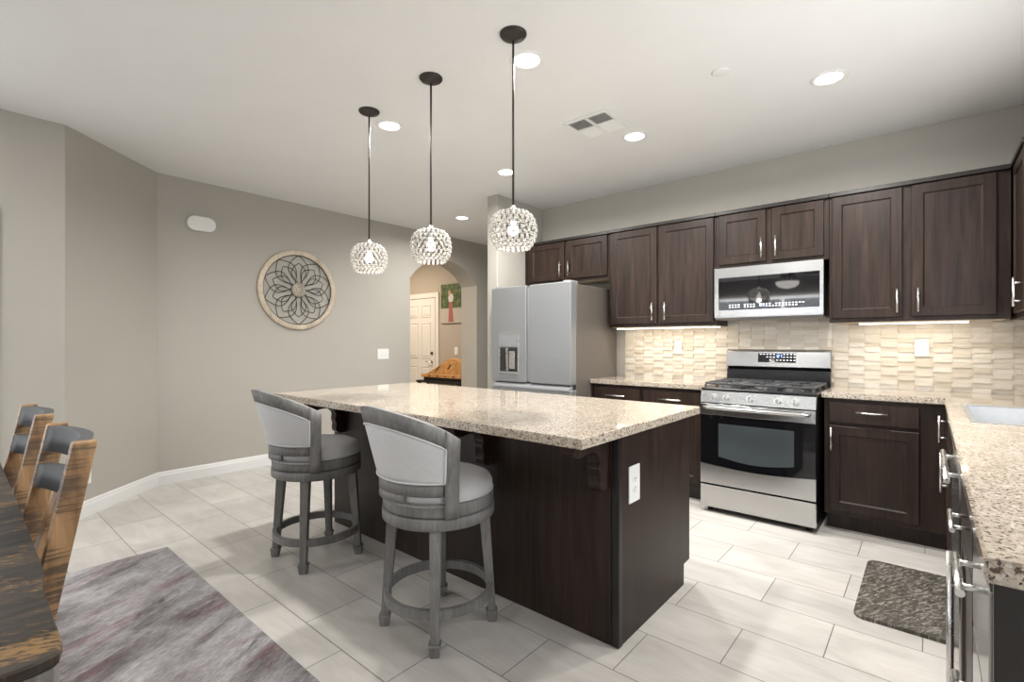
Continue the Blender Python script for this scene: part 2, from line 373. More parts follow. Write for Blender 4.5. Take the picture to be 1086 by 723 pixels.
for n_, (x0, x1, z0, z1) in (('window_1', (-4.1, -1.1, .02, 2.35)), ('window_2', (.6, 2.4, .65, 2.25))):
    mb = MB(); f_ = .06; y0, y1 = YB-.11, YB-.04
    mb.box(x0, x0+f_, y0, y1, z0, z1).box(x1-f_, x1, y0, y1, z0, z1).box(x0+f_, x1-f_, y0, y1, z0, z0+f_).box(x0+f_, x1-f_, y0, y1, z1-f_, z1)
    mb.box((x0+x1)/2-.03, (x0+x1)/2+.03, y0, y1, z0+f_, z1-f_)
    wo = struct(n_, mb, 'trim', 'white framed glazed opening behind the dining area', 'window')
    MB().box(x0+f_, x1-f_, YB-.09, YB-.08, z0+f_, z1-f_).build('pane', 'pane', wo)
mb = MB(); f_ = .06; x0, x1 = X2-.11, X2-.04
mb.box(x0, x1, -2.75, -2.75+f_, 0, 2.1).box(x0, x1, .19-f_, .19, 0, 2.1).box(x0, x1, -2.75+f_, .19-f_, 0, f_).box(x0, x1, -2.75+f_, .19-f_, 2.1-f_, 2.1).box(x0, x1, -1.31, -1.25, f_, 2.1-f_)
wo = struct('window_3', mb, 'trim', 'white framed sliding glass door at the left edge', 'window')
MB().box(X2-.09, X2-.08, -2.75+f_, .19-f_, f_, 2.1-f_).build('pane', 'pane', wo)
mb = MB(); x0, x1 = XR+.04, XR+.11
mb.box(x0, x1, 1.2, 1.26, 1.08, 2.15).box(x0, x1, 3.39, 3.45, 1.08, 2.15).box(x0, x1, 1.26, 3.39, 1.08, 1.14).box(x0, x1, 1.26, 3.39, 2.09, 2.15).box(x0, x1, 2.30, 2.35, 1.14, 2.09)
wo = struct('window_added', mb, 'trim', 'unseen white framed window added over the sink counter', 'window')  # unseen window put in to carry the added sink-side light
MB().box(XR+.08, XR+.09, 1.26, 3.39, 1.14, 2.09).build('pane', 'pane', wo)
# passage and hall beyond the arch
struct('wall_passage', MB().box(XL, XS-.137, 6.4, 6.54, 0, ZC), 'wall', 'end wall of the passage beside the refrigerator', 'wall')
struct('wall_cupboard', MB().box(XS-.137, XS-.05, YW+.14, 6.4, 0, ZC), 'wall', 'passage wall behind the refrigerator alcove', 'wall')
struct('wall_hall', MB().box(-9, XL-.335, 5.6, 5.74, 0, ZC), 'hallwall', 'tan hall wall seen through the arch', 'wall')
struct('wall_hall_end', MB().box(-9, -8.86, 3.0, 5.6, 0, ZC), 'hallwall', 'far end wall of the hall', 'wall')
struct('wall_hall_near', MB().box(-8.86, XL-.335, 2.9, 3.0, 0, ZC), 'hallwall', 'near wall of the hall', 'wall')
# baseboards: a stepped profile swept along each wall
def baseboard(name, p0, p1, side, lab):
    p0 = Vector(p0); p1 = Vector(p1); d = (p1-p0).normalized(); n = Vector((-d.y, d.x))*side; mb = MB()
    prof = [(0, 0), (.014, 0), (.014, .085), (.010, .092), (.010, .104), (.005, .118), (0, .118)]
    A = [(p0.x+n.x*u, p0.y+n.y*u, z) for u, z in prof]; B = [(p1.x+n.x*u, p1.y+n.y*u, z) for u, z in prof]
    struct(name, mb.hull(A, B), 'trim', lab, 'baseboard')
baseboard('baseboard_left', (XL, 1.272), (XL, 4.06), -1, 'white baseboard along the wall with round art')
baseboard('baseboard_angled', (X2, .578), (XL, 1.272), -1, 'white baseboard along the angled wall')
baseboard('baseboard_dining', (X2, .27), (X2, .578), -1, 'white baseboard along the dining wall')
baseboard('baseboard_far', (XL, 5.314), (XL, 6.4), -1, 'white baseboard beyond the arch')
baseboard('baseboard_hall', (-6.40, 5.6), (XL-.335, 5.6), -1, 'white baseboard in the hall')
struct('trim_1', MB().box(X2, X2+.018, .16, .262, 0, 2.15, .003), 'trim', 'white casing strip at the left edge of view', 'trim')

# backsplash: chequer of raised and sunk stone bricks
mb = MB(); bw, bh = .0969, .03335
x0s, x1s, z0s, z1s = -2.32, XR, .937, 1.415
mb.box(x0s, x1s, YW-.006, YW+.02, z0s-.02, z1s+.35)
ci = 0; x = x0s+.012
while x < x1s-.02:
    zz = z0s; k = 0
    top = 1.88 if -1.42 < x < -.56 else z1s
    while zz < top-.004:
        z2 = min(zz+bh, top); up = (k+ci) % 2 == 0
        xe = min(x+bw, x1s)
        q0, q1 = (.004, YW-.018-random.random()*.003) if up else (-.004, YW-.0085-random.random()*.001)
        mb.hull([(x+q0, YW-.005, zz+.0004), (xe-q0, YW-.005, zz+.0004), (xe-q0, YW-.005, z2-.0004), (x+q0, YW-.005, z2-.0004)],
                [(x+q0, q1, zz+.0004), (xe-q0, q1, zz+.0004), (xe-q0, q1, z2-.0004), (x+q0, q1, z2-.0004)])
        zz += bh; k += 1
    x += bw; ci += 1
struct('wall_backsplash', mb, 'stone', 'cream stone mosaic backsplash of alternating raised bricks', 'backsplash')

# hall door
dr = MB(); dx0, dx1, dz1 = -7.31, -6.50, 2.045; yf = 5.572
dr.box(dx0, dx1, yf, 5.60, .008, dz1)
door = struct('door_1', dr, 'door', 'white six panel door in the hall beyond the arch', 'door')
mb = MB()
for (u0, u1) in ((dx0+.11, dx0+.36), (dx1-.36, dx1-.11)):
    for (z0, z1) in ((.22, .86), (1.0, 1.62), (1.72, 1.93)):
        o_ = [(u0, yf, z0), (u1, yf, z0), (u1, yf, z1), (u0, yf, z1)]; i_ = [(u0+.02, yf-.001, z0+.02), (u1-.02, yf-.001, z0+.02), (u1-.02, yf-.001, z1-.02), (u0+.02, yf-.001, z1-.02)]
        c_ = [(u0+.045, yf-.009, z0+.045), (u1-.045, yf-.009, z0+.045), (u1-.045, yf-.009, z1-.045), (u0+.045, yf-.009, z1-.045)]
        mb.hull(o_, [(p[0], yf-.006, p[2]) for p in o_]) if False else None
        for bar in ((u0, u1, z0, z0+.014), (u0, u1, z1-.014, z1), (u0, u0+.014, z0+.014, z1-.014), (u1-.014, u1, z0+.014, z1-.014)):
            mb.box(bar[0], bar[1], yf-.009, yf+.001, bar[2], bar[3], .003)
        mb.hull([(p[0], yf+.001, p[2]) for p in i_], c_)
mb.build('door_panel', 'door', door)
mb = MB(); mb.cyl((dx1-.07, yf, .95), (dx1-.07, yf-.012, .95), .028).cyl((dx1-.07, yf-.012, .95), (dx1-.07, yf-.05, .95), .009).cyl((dx1-.065, yf-.05, .95), (dx1-.19, yf-.05, .945), .009, .007)
mb.build('door_handle', 'nickel', door)
MB().cyl((dx1-.07, yf, 1.09), (dx1-.07, yf-.022, 1.09), .026, .022).build('deadbolt', 'bronze', door)
mb = MB(); mb.box(dx0-.085, dx0-.005, 5.575, 5.6, 0, 2.055, .004).box(dx1+.005, dx1+.085, 5.575, 5.6, 0, 2.055, .004).box(dx0-.085, dx1+.085, 5.575, 5.6, 2.055, 2.14, .004)
struct('trim_2', mb, 'door', 'white casing around the hall door', 'trim')

# ------------------------------------------------------------------ island
ix0, ix1, iy0, iy1, zct = -3.322, -.918, 1.450, 2.600, .937
o = MB().box(ix0, ix1, iy0, iy1, .897, zct, .005, 2).build('island_countertop', 'granite')
tag(o, 'speckled beige granite top lying on the dark island', 'countertop')
isl = thing('kitchen_island', 'dark espresso kitchen island with plain panels below granite top', 'island', (-2.15, 2.2, 0))
mb = MB(); bx0, bx1, by0, by1 = -3.225, -.984, 1.845, 2.60
mb.box(bx0, bx1-.02, by0+.004, by1-.05, 0, .896).box(bx0, bx1-.02, by1-.051, by1, .11, .896)
mb.build('body', 'dark', isl)
mb = MB().prism([(by0+.022, 0), (2.5455, 0), (2.5455, .11), (2.625, .11), (2.625, .8965), (by0+.022, .8965)], 'x', bx1-.02, bx1, .0015); mb.build('end_panel', 'dark', isl)
MB().box(bx0+.002, bx1-.032, by0-.012, by0+.005, 0, .8962, .0015).build('seating_side_panel', 'dark', isl)
MB().box(bx1-.030, bx1+.004, by0-.014, by0+.021, 0, .8963, .003).build('corner_post', 'darktrim', isl)
for cx in (-1.055, -1.715, -2.40, -3.10):
    prof = [(by0-.012, .8960), (1.565, .8960), (1.558, .872), (1.562, .846), (1.585, .828), (1.615, .822), (1.650, .836), (1.690, .838), (1.730, .828), (1.756, .806), (1.764, .782), (1.752, .757), (1.757, .735), (1.768, .715), (1.757, .694), (1.762, .672), (1.785, .655), (by0-.012, .655)]
    MB().prism(prof, 'x', cx-.03, cx+.03, .004).build('corbel', 'dark', isl)
for k in range(4):
    a0 = bx0+.03+k*.545; d = MB().shaker('+y', a0, a0+.53, .14, .72, by1+.02).build('door', 'dark', isl)
    MB().pull('+y', a0+(.49 if k % 2 == 0 else .04), .62, by1+.02).build('handle', 'nickel', d)
    d = MB().slab('+y', a0, a0+.53, .74, .87, by1+.02).build('drawer', 'dark', isl)
    MB().pull('+y', a0+.265, .805, by1+.02, vert=False).build('handle', 'nickel', d)

def outlet(name, label, cat, ax, a, z, face, w=.072, h=.118, kind='outlet', group=None):
    sg = -1 if ax[0] == '-' else 1
    def box(mb, a0, a1, z0, z1, w0, w1, bev=0):
        f0, f1 = sorted((face+sg*w0, face+sg*w1))
        return mb.box(a0, a1, f0, f1, z0, z1, bev) if ax[1] == 'y' else mb.box(f0, f1, a0, a1, z0, z1, bev)
    def P(a_, z_, w_): return (a_, face+sg*w_, z_) if ax[1] == 'y' else (face+sg*w_, a_, z_)
    base = P(a, z, 0)
    t = thing(name, label, cat, base, group)
    box(MB(), a-w/2, a+w/2, z-h/2, z+h/2, 0, .006, .002).build('face_plate', 'white', t)
    if kind == 'outlet':
        for dz in (-.02, .02):
            r = MB().cyl(P(a, z+dz, .005), P(a, z+dz, .0085), .017, seg=20).build('receptacle', 'white', t)
            mb = MB()
            for da in (-.006, .006): box(mb, a+da-.001, a+da+.001, z+dz-.001, z+dz+.008, .008, .0092)
            mb.cyl(P(a, z+dz-.008, .008), P(a, z+dz-.008, .0092), .0025, seg=8); mb.build('slot', 'slot', r)
    else:
        n = kind
        for i in range(n):
            aa = a+(i-(n-1)/2)*.046
            box(MB(), aa-.0165, aa+.0165, z-.033, z+.033, .005, .010, .002).build('rocker', 'white', t)
    return t
outlet('power_outlet', 'white outlet on the end panel of the island', 'outlet', '+x', 1.972, .658, bx1, .10, .16)
outlet('power_outlet', 'white outlet on backsplash left of the range', 'outlet', '-y', -1.774, 1.226, YW-.0205)
outlet('power_outlet', 'white outlet on backsplash right of the range', 'outlet', '-y', -.044, 1.236, YW-.0205, .078, .12)
outlet('power_outlet', 'low white outlet on the angled wall behind dining chairs', 'outlet', '+x', .70, .30, X2-.117)
outlet('light_switch', 'white double light switch on the wall left of the arch', 'switch', '+x', 3.64, 1.13, XL, .165, .13, 3)
outlet('light_switch', 'white light switch on the hall wall under the picture', 'switch', '-y', -5.99, 1.135, 5.6, .08, .13, 1)

# ------------------------------------------------------------------ upper cabinets
YD = 4.13; ZT = 2.325; ZU = 1.415
def upper(name, label, x0, x1, z0, doors, handles, zt=ZT, hz='low'):
    t = thing(name, label, 'cabinet', ((x0+x1)/2, YW-.01, z0), 'wall cabinets along the kitchen wall')
    MB().box(x0, x1, YD+.0205, YW-.0205, z0, zt-.02, .001).build('body', 'dark', t)
    MB().box(x0, x1, YD-.006, YW-.02, zt-.0195, zt+.008, .002).build('top_trim', 'darktrim', t)
    if z0 != 1.872: MB().box(x0+.02, x1-.02, YD+.042, YW-.03, z0-.003, z0-.0002).build('underside', 'inner', t)
    for (a0, a1), hx in zip(doors, handles):
        d = MB().shaker('-y', a0, a1, z0+.028, zt-.026, YD).build('door', 'dark', t)
        MB().pull('-y', hx, z0+.028+.105, YD, .155).build('handle', 'nickel', d)
    return t
upper('wall_cabinet', 'short dark two-door cabinet above the refrigerator', -3.350, -2.321, 1.885, [(-3.285, -2.832), (-2.797, -2.338)], [-2.866, -2.762])
upper('wall_cabinet', 'tall dark two-door cabinet between refrigerator and microwave', -2.319, -1.336, ZU, [(-2.294, -1.841), (-1.819, -1.352)], [-1.873, -1.757])
upper('wall_cabinet', 'short dark two-door cabinet above the microwave', -1.334, -.551, 1.872, [(-1.309, -.962), (-.920, -.580)], [-.987, -.888])
upper('wall_cabinet', 'tall dark two-door cabinet right of the microwave', -.549, .368, ZU, [(-.532, -.139), (-.092, .306)], [-.165, -.058])
t = thing('wall_cabinet', 'dark wall cabinet at the right edge above the sink counter', 'cabinet', (.5, 4.0, ZU), 'wall cabinets along the kitchen wall')
MB().box(.3905, XR-.002, 3.64, YW-.021, ZU, ZT-.02, .001).build('body', 'dark', t)
MB().box(.362, XR-.002, 3.64, YW-.021, ZT-.0195, ZT+.008, .002).build('top_trim', 'darktrim', t)
for a0, a1, hy in ((3.655, 4.085, 3.70),):
    d = MB().shaker('-x', a0, a1, ZU+.028, ZT-.026, .37).build('door', 'dark', t)
    MB().pull('-x', hy, ZU+.125, .37, .155, r=.006, stand=.034).build('handle', 'nickel', d)
# the light boxes seen under the wall cabinets
for x0, x1, lab in ((-2.29, -1.335, 'lit under-cabinet light strip left of the microwave'), (-.385, .19, 'lit under-cabinet light strip right of the microwave')):
    t = thing('light_strip', lab, 'light', ((x0+x1)/2, 4.25, ZU), 'under-cabinet light strips')
    MB().box(x0, x1, 4.235, 4.268, ZU-.013, ZU-.0035, .001).build('housing', 'white', t)
    MB().box(x0+.004, x1-.004, 4.2335, 4.2665, ZU-.0145, ZU-.0125).build('diffuser', 'ledstrip', t)
    area('strip_light', ((x0+x1)/2, 4.25, ZU-.02), (0, 0, 0), x1-x0-.02, .03, 1.25*LAMP*(x1-x0), (1, .90, .74)).rotation_euler = (math.radians(12), 0, 0)

# ------------------------------------------------------------------ refrigerator
fx0, fx1, fy, fzt = -3.335, -2.392, 3.600, 1.8125
fr = thing('refrigerator', 'grey steel French-door refrigerator with ice and water dispenser', 'refrigerator', (-2.87, 4.0, 0))
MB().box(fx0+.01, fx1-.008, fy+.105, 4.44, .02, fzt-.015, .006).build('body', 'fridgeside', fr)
MB().box(fx0+.03, fx1-.03, fy+.115, 4.40, 0, .03).build('base_grille', 'black', fr)
gap0, gap1 = -2.896, -2.855
def fdoor(x0, x1, z0, z1, hole=None):
    mb = MB()
    if hole:
        a0, a1, c0, c1 = hole
        mb.box(x0, a0, fy, fy+.09, z0, z1).box(a1, x1, fy, fy+.09, z0, z1).box(a0, a1, fy, fy+.09, z0, c0).box(a0, a1, fy, fy+.09, c1, z1)
        bmesh.ops.remove_doubles(mb.bm, verts=mb.bm.verts, dist=1e-5)
    else: mb.box(x0, x1, fy, fy+.09, z0, z1, .008, 2)
    return mb
zb = .895
d = fdoor(fx0, gap0, zb, fzt).build('door', 'fridge', fr) if False else MB().box(fx0, gap0, fy, fy+.09, zb, fzt, .008, 2).build('door', 'fridge', fr)
# dispenser recess: a surround standing on the door with a dark cavity
dx0_, dx1_, dz0_, dz1_ = -3.235, -2.985, .965, 1.37
mb = MB(); e_ = .012
mb.box(dx0_, dx0_+e_, fy-.006, fy+.01, dz0_, dz1_, .002).box(dx1_-e_, dx1_, fy-.006, fy+.01, dz0_, dz1_, .002).box(dx0_+e_, dx1_-e_, fy-.006, fy+.01, dz0_, dz0_+e_, .002).box(dx0_+e_, dx1_-e_, fy-.006, fy+.01, dz1_-e_, dz1_, .002)
dp = mb.build('dispenser', 'nickel', d)
MB().box(dx0_+e_, dx1_-e_, fy-.004, fy+.004, 1.235, dz1_-e_).build('control_panel', 'grey', dp)
mb = MB(); mb.box(dx0_+e_, dx1_-e_, fy-.0015, fy+.004, dz0_+e_, 1.225); mb.build('recess', 'slot', dp)
mb = MB(); mb.hull([(-3.14, fy-.004, 1.0), (-3.115, fy-.004, 1.0), (-3.115, fy-.001, 1.0), (-3.14, fy-.001, 1.0)], [(-3.14, fy-.012, 1.22), (-3.115, fy-.012, 1.22), (-3.115, fy-.001, 1.22), (-3.14, fy-.001, 1.22)])
mb.box(-3.10, -3.03, fy-.012, fy-.001, 1.02, 1.19, .003); mb.build('paddle', 'nickel', dp)
MB().box(dx0_+e_, dx1_-e_, fy-.012, fy, dz0_+.012, dz0_+.026, .002).build('drip_tray', 'grey', dp)
d2 = MB().box(gap1, fx1, fy, fy+.09, zb, fzt, .008, 2).build('door', 'fridge', fr)
MB().box(gap0+.001, gap1-.001, fy+.02, fy+.09, zb+.01, fzt-.02).build('centre_flap', 'grey', fr)
for hx in (-3.27, -2.46): MB().box(hx-.04, hx+.04, fy+.03, fy+.16, fzt-.014, fzt+.016, .006).build('hinge_cover', 'grey', fr)
d3 = MB().box(fx0, fx1, fy, fy+.09, .06, zb-.045, .008, 2).build('freezer_drawer', 'fridge', fr)
MB().prism([(fy-.012, zb-.052), (fy+.05, zb-.046), (fy+.05, zb-.006), (fy+.03, zb-.006), (fy-.006, zb-.030)], 'x', fx0+.03, fx1-.012, .002).build('pocket_handle', 'grey', d3)

# ------------------------------------------------------------------ base cabinets and worktops on the kitchen wall
YF = 3.95; YT = 4.016; ZB = .8965
cb = thing('base_cabinet', 'dark base cabinet with two drawers between refrigerator and range', 'cabinet', (-1.86, YW-.01, 0), 'base cabinets')
MB().box(-2.375, -1.336, YF, YW-.02, .11, ZB, .001).build('body', 'dark', cb)
MB().box(-2.370, -1.340, YT, YW-.02, 0, .1095).build('toe_kick', 'darktrim', cb)
for a0, a1 in ((-2.357, -1.905), (-1.873, -1.380)):
    d = MB().slab('-y', a0, a1, .735, .868, YF-.02).build('drawer', 'dark', cb)
    MB().pull('-y', (a0+a1)/2-.0, .802, YF-.02, .19, False).build('handle', 'nickel', d)
    d = MB().shaker('-y', a0, a1, .14, .715, YF-.02).build('door', 'dark', cb)
    MB().pull('-y', a1-.035 if a0 < -2 else a0+.035, .60, YF-.02).build('handle', 'nickel', d)
cb = thing('base_cabinet', 'dark base cabinet with one drawer and door right of range', 'cabinet', (-.25, YW-.01, 0), 'base cabinets')
MB().box(-.551, .091, YF, YW-.02, .11, ZB, .001).build('body', 'dark', cb)
MB().box(-.545, .16, YT, YW-.02, 0, .1095).build('toe_kick', 'dark', cb)
d = MB().slab('-y', -.523, -.050, .735, .868, YF-.02).build('drawer', 'dark', cb)
MB().pull('-y', -.287, .812, YF-.02, .17, False).build('handle', 'nickel', d)
d = MB().shaker('-y', -.523, -.050, .143, .712, YF-.02).build('door', 'dark', cb)
MB().pull('-y', -.508, .625, YF-.02, .155).build('handle', 'nickel', d)
o = MB().box(-2.392, -1.334, 3.918, YW-.0195, .8975, zct, .004, 2).build('countertop', 'granite'); tag(o, 'short granite worktop between refrigerator and range', 'countertop')
# L-shaped worktop with a sink cut-out
def cells(xs, ys, keep, z0, z1, bev):
    mb = MB(); bm = mb.bm; V = {}
    def v(i, j, k):
        if (i, j, k) not in V: V[i, j, k] = bm.verts.new((xs[i], ys[j], (z0, z1)[k]))
        return V[i, j, k]
    nx_, ny_ = len(xs)-1, len(ys)-1
    K = lambda i, j: 0 <= i < nx_ and 0 <= j < ny_ and keep(i, j)
    for i in range(nx_):
        for j in range(ny_):
            if not K(i, j): continue
            bm.faces.new([v(i, j, 1), v(i+1, j, 1), v(i+1, j+1, 1), v(i, j+1, 1)]); bm.faces.new([v(i, j, 0), v(i, j+1, 0), v(i+1, j+1, 0), v(i+1, j, 0)])
            if not K(i-1, j): bm.faces.new([v(i, j, 0), v(i, j, 1), v(i, j+1, 1), v(i, j+1, 0)])
            if not K(i+1, j): bm.faces.new([v(i+1, j, 0), v(i+1, j+1, 0), v(i+1, j+1, 1), v(i+1, j, 1)])
            if not K(i, j-1): bm.faces.new([v(i, j, 0), v(i+1, j, 0), v(i+1, j, 1), v(i, j, 1)])
            if not K(i, j+1): bm.faces.new([v(i, j+1, 0), v(i, j+1, 1), v(i+1, j+1, 1), v(i+1, j+1, 0)])
    bm.normal_update()
    es = [e for e in bm.edges if len(e.link_faces) == 2 and e.calc_face_angle() > .5]
    bmesh.ops.bevel(bm, geom=es, offset=bev, segments=2, affect='EDGES'); return mb
xk, yk, yke = .064, 3.918, 1.056
sx0, sx1, sy0, sy1 = .145, .545, 2.84, 3.57
o = cells([-.566, xk, sx0, sx1, XR-.001], [yke, sy0, sy1, yk, YW-.0195], lambda i, j: (i > 0 or j == 3) and not (i == 2 and j == 1), .8975, zct, .005).build('countertop', 'granite')
tag(o, 'long L-shaped granite worktop holding the sink', 'countertop')
sk = thing('kitchen_sink', 'rectangular stainless sink set into the granite worktop', 'sink', ((sx0+sx1)/2, 3.2, .74))
mb = MB(); c_ = .02
mb.hull([(sx0+.03, sy0+.03, .745), (sx1-.03, sy0+.03, .745), (sx1-.03, sy1-.03, .745), (sx0+.03, sy1-.03, .745)], [(sx0+.003, sy0+.003, .9365), (sx1-.003, sy0+.003, .9365), (sx1-.003, sy1-.003, .9365), (sx0+.003, sy1-.003, .9365)])
bmesh.ops.delete(mb.bm, geom=[f for f in mb.bm.faces if all(abs(v.co.z-.9365) < 1e-4 for v in f.verts)], context='FACES')
mb.build('basin', 'sinksteel', sk)
mb = MB()
for x0, x1, y0, y1 in ((sx0-.014, sx0+.006, sy0-.014, sy1+.014), (sx1-.006, sx1+.014, sy0-.014, sy1+.014), (sx0+.006, sx1-.006, sy0-.014, sy0+.006), (sx0+.006, sx1-.006, sy1-.006, sy1+.014)): mb.box(x0, x1, y0, y1, zct+.0003, zct+.004, .001)
mb.build('rim', 'sinksteel', sk)
MB().cyl((.345, 3.2, .7452), (.345, 3.2, .748), .045, seg=24).build('drain', 'nickel', sk)

# ------------------------------------------------------------------ sink-side run (fronts face the kitchen)
XF = .072
def run(name, label, y0, y1, cat='cabinet'):
    t = thing(name, label, cat, (.4, (y0+y1)/2, 0), 'base cabinets')
    if y0 < 3.2 < y1: MB().box(XF+.02, XR-.002, y0, y0+.018, .128, ZB).box(XF+.02, XR-.002, y1-.018, y1, .128, ZB).box(XF+.02, XR-.002, y0, y1, .11, .128).box(XR-.014, XR-.002, y0+.018, y1-.018, .128, ZB).build('body', 'dark', t)
    else: MB().box(XF+.02, XR-.002, y0, y1, .11, ZB, .001).build('body', 'dark', t)
    MB().box(XF+.095, XR-.002, y0, y1, 0, .1095).build('toe_kick', 'darktrim', t)
    return t
t = run('base_cabinet', 'dark corner base cabinet with a tall single door by the sink', 3.602, 3.948)
d = MB().shaker('-x', 3.612, 3.925, .14, .868, XF).build('door', 'dark', t); MB().pull('-x', 3.65, .785, XF, .15).build('handle', 'nickel', d)
t = run('base_cabinet', 'dark sink base cabinet with double doors', 2.655, 3.598)
MB().box(XF+.0195, XF+.035, 2.674, 3.579, .735, ZB).build('face_frame', 'dark', t)
MB().slab('-x', 2.67, 3.585, .755, .868, XF).build('false_drawer', 'dark', t)
for a0, a1, hy in ((3.132, 3.585, 3.165), (2.67, 3.122, 3.085)):
    d = MB().shaker('-x', a0, a1, .14, .738, XF).build('door', 'dark', t); MB().pull('-x', hy, .650, XF, .175).build('handle', 'nickel', d)
dw = thing('dishwasher', 'stainless dishwasher with long bar handle under sink worktop', 'dishwasher', (.4, 2.35, 0))
MB().box(XF+.02, XR-.01, 2.035, 2.651, .03, ZB-.002).build('body', 'grey', dw)
d = MB().box(XF-.004, XF+.0195, 2.038, 2.648, .11, .873, .004).build('door', 'steel', dw)
MB().pull('-x', 2.343, .835, XF-.004, .56, False, .009, .028).build('handle', 'nickel', d)
MB().box(XF+.09, XF+.1, 2.04, 2.645, 0, .1, .001).build('toe_kick', 'black', dw)
t = run('base_cabinet', 'narrow dark pull-out cabinet with long vertical bar beside dishwasher', 1.492, 2.031)
d = MB().slab('-x', 1.505, 2.02, .74, .868, XF).build('drawer', 'dark', t); MB().pull('-x', 1.655, .825, XF, .18, False).build('handle', 'nickel', d)
d = MB().shaker('-x', 1.505, 2.02, .14, .728, XF).build('door', 'dark', t); MB().pull('-x', 1.545, .58, XF, .40, r=.007, stand=.036).build('handle', 'nickel', d)
t = thing('drawer_fridge', 'stainless-fronted drawer unit at the near end of sink worktop', 'appliance', (.4, 1.28, 0))
MB().box(XF+.02, .36, 1.094, 1.488, .03, ZB-.001).build('body', 'black', t)
for z0, z1, hz in ((.66, .872, .842), (.40, .65, .605), (.115, .39, .345)):
    d = MB().box(XF, XF+.0195, 1.098, 1.484, z0, z1, .002).build('drawer', 'steel', t); MB().pull('-x', 1.235, hz, XF, .20, False, .007, .033).build('handle', 'nickel', d)
t = thing('end_panel', 'dark wood panelled end of the sink worktop run', 'panel', (.3, 1.08, 0))
MB().box(XF+.004, .150, 1.070, 1.092, .0, ZB-.001, .002).build('board', 'darktrim', t)
MB().box(.172, XR-.002, 1.070, 1.092, .0, ZB-.001, .002).build('board', 'dark', t)

# ------------------------------------------------------------------ range
rx0, rx1, ry = -1.3275, -.5705, 3.7647
rg = thing('gas_range', 'freestanding stainless gas range with black oven window', 'stove', (-.95, 4.1, 0))
MB().box(rx0+.004, rx1-.004, ry+.03, 4.44, .045, .905, .003).build('body', 'black', rg)
mb = MB()
for x in (rx0+.05, rx1-.05):
    for y in (ry+.07, 4.38): mb.cyl((x, y, 0), (x, y, .05), .018, seg=12)
mb.build('foot', 'slot', rg)
d = MB().box(rx0, rx1, ry, ry+.028, .041, .205, .004).build('storage_drawer', 'steel_h', rg)
od = MB().box(rx0, rx1, ry, ry+.028, .218, .815, .004).build('oven_door', 'black', rg)
mb = MB(); n = 24    # lower steel band with its curved upper edge
pts = [(rx0+.002, .2195), (rx1-.002, .2195)]+[(rx1-.002-(rx1-rx0-.004)*i/n, .3665-.022*math.sin(PI*i/n)) for i in range(n+1)]
mb.prism(pts, 'y', ry-.0035, ry+.002); mb.build('lower_band', 'steel_h', od)
MB().box(rx0+.002, rx1-.002, ry-.0035, ry+.002, .732, .8145, .002).build('upper_band', 'steel_h', od)
pts = [(-.70, .672), (-1.195, .672)]+[(-1.195+.495*i/n, .428-.03*math.sin(PI*i/n)) for i in range(n+1)]
MB().box(rx0+.004, rx1-.004, ry-.0022, ry+.001, .33, .7318).build('glass', 'blackglass', od)
MB().prism(pts, 'y', ry-.0030, ry-.0015).build('window', 'ovenglass', od)
mb = MB(); pts = []
for i in range(17):
    u = i/16; pts.append((rx0+.035+(rx1-rx0-.07)*u, ry-.035-.012*math.sin(PI*u), .790))
mb.tube(pts, .0135, 10)
for x in (rx0+.05, rx1-.05): mb.cyl((x, ry-.036, .79), (x, ry, .79), .012, seg=10)
mb.build('handle', 'steel_h', od)
mb = MB().prism([(ry-.002, .823), (ry+.06, .823), (ry+.06, .912), (ry+.012, .912)], 'x', rx0, rx1, .003); cp = mb.build('control_panel', 'steel_h', rg)
for kx in (-1.228, -1.140, -.978, -.800, -.695):
    kb = MB(); zz = .866; yy = ry+.004
    kb.cyl((kx, yy+.002, zz), (kx, yy-.006, zz+.001), .027, .026, 24).cyl((kx, yy-.006, zz+.001), (kx, yy-.03, zz+.004), .021, .018, 24).box(kx-.005, kx+.005, yy-.036, yy-.028, zz-.012, zz+.022, .002)
    kb.build('knob', 'nickel', rg)
ct = MB().box(rx0, rx1, ry+.012, 4.40, .9125, .932, .006).build('cooktop', 'black', rg)
for bx, by, br in ((-1.17, 3.90, .045), (-1.17, 4.18, .04), (-.95, 4.04, .05), (-.73, 3.90, .05), (-.73, 4.18, .035)):
    MB().lathe([(0, .950), (br*.85, .950), (br, .944), (br, .932)], (bx, by, 0), 20).lathe([(br*1.35, .932), (br*1.3, .938), (br, .938)], (bx, by, 0), 20).build('burner', 'iron', ct)
for gx0, gx1 in ((-1.305, -1.075), (-1.065, -.835), (-.825, -.595)):
    mb = MB(); z0, z1 = .956, .972; w_ = .010
    for y in (3.815, 4.075, 4.335): mb.box(gx0, gx1, y-w_/2, y+w_/2, z0, z1, .003)
    for x in (gx0, gx1, ): mb.box(x-w_/2, x+w_/2, 3.815, 4.335, z0, z1, .003)
    cx = (gx0+gx1)/2
    mb.box(cx-w_/2, cx+w_/2, 3.815, 3.87, z0, z1, .002).box(cx-w_/2, cx+w_/2, 3.95, 4.12, z0, z1, .002).box(cx-w_/2, cx+w_/2, 4.23, 4.335, z0, z1, .002)
    for y in (3.92, 4.20): mb.box(gx0, cx-.035, y-w_/2, y+w_/2, z0, z1, .002).box(cx+.035, gx1, y-w_/2, y+w_/2, z0, z1, .002)
    for x in (gx0, gx1):
        for y in (3.815, 4.075, 4.335): mb.box(x-.007, x+.007, y-.007, y+.007, .932, z0)
    mb.build('grate', 'iron', ct)
bg = MB().prism([(4.425, 1.055), (4.44, 1.045), (4.4445, 1.045), (4.4445, 1.217), (4.43, 1.217), (4.405, 1.20), (4.39, 1.075)], 'x', rx0, rx1, .003).build('backguard', 'steel', rg)
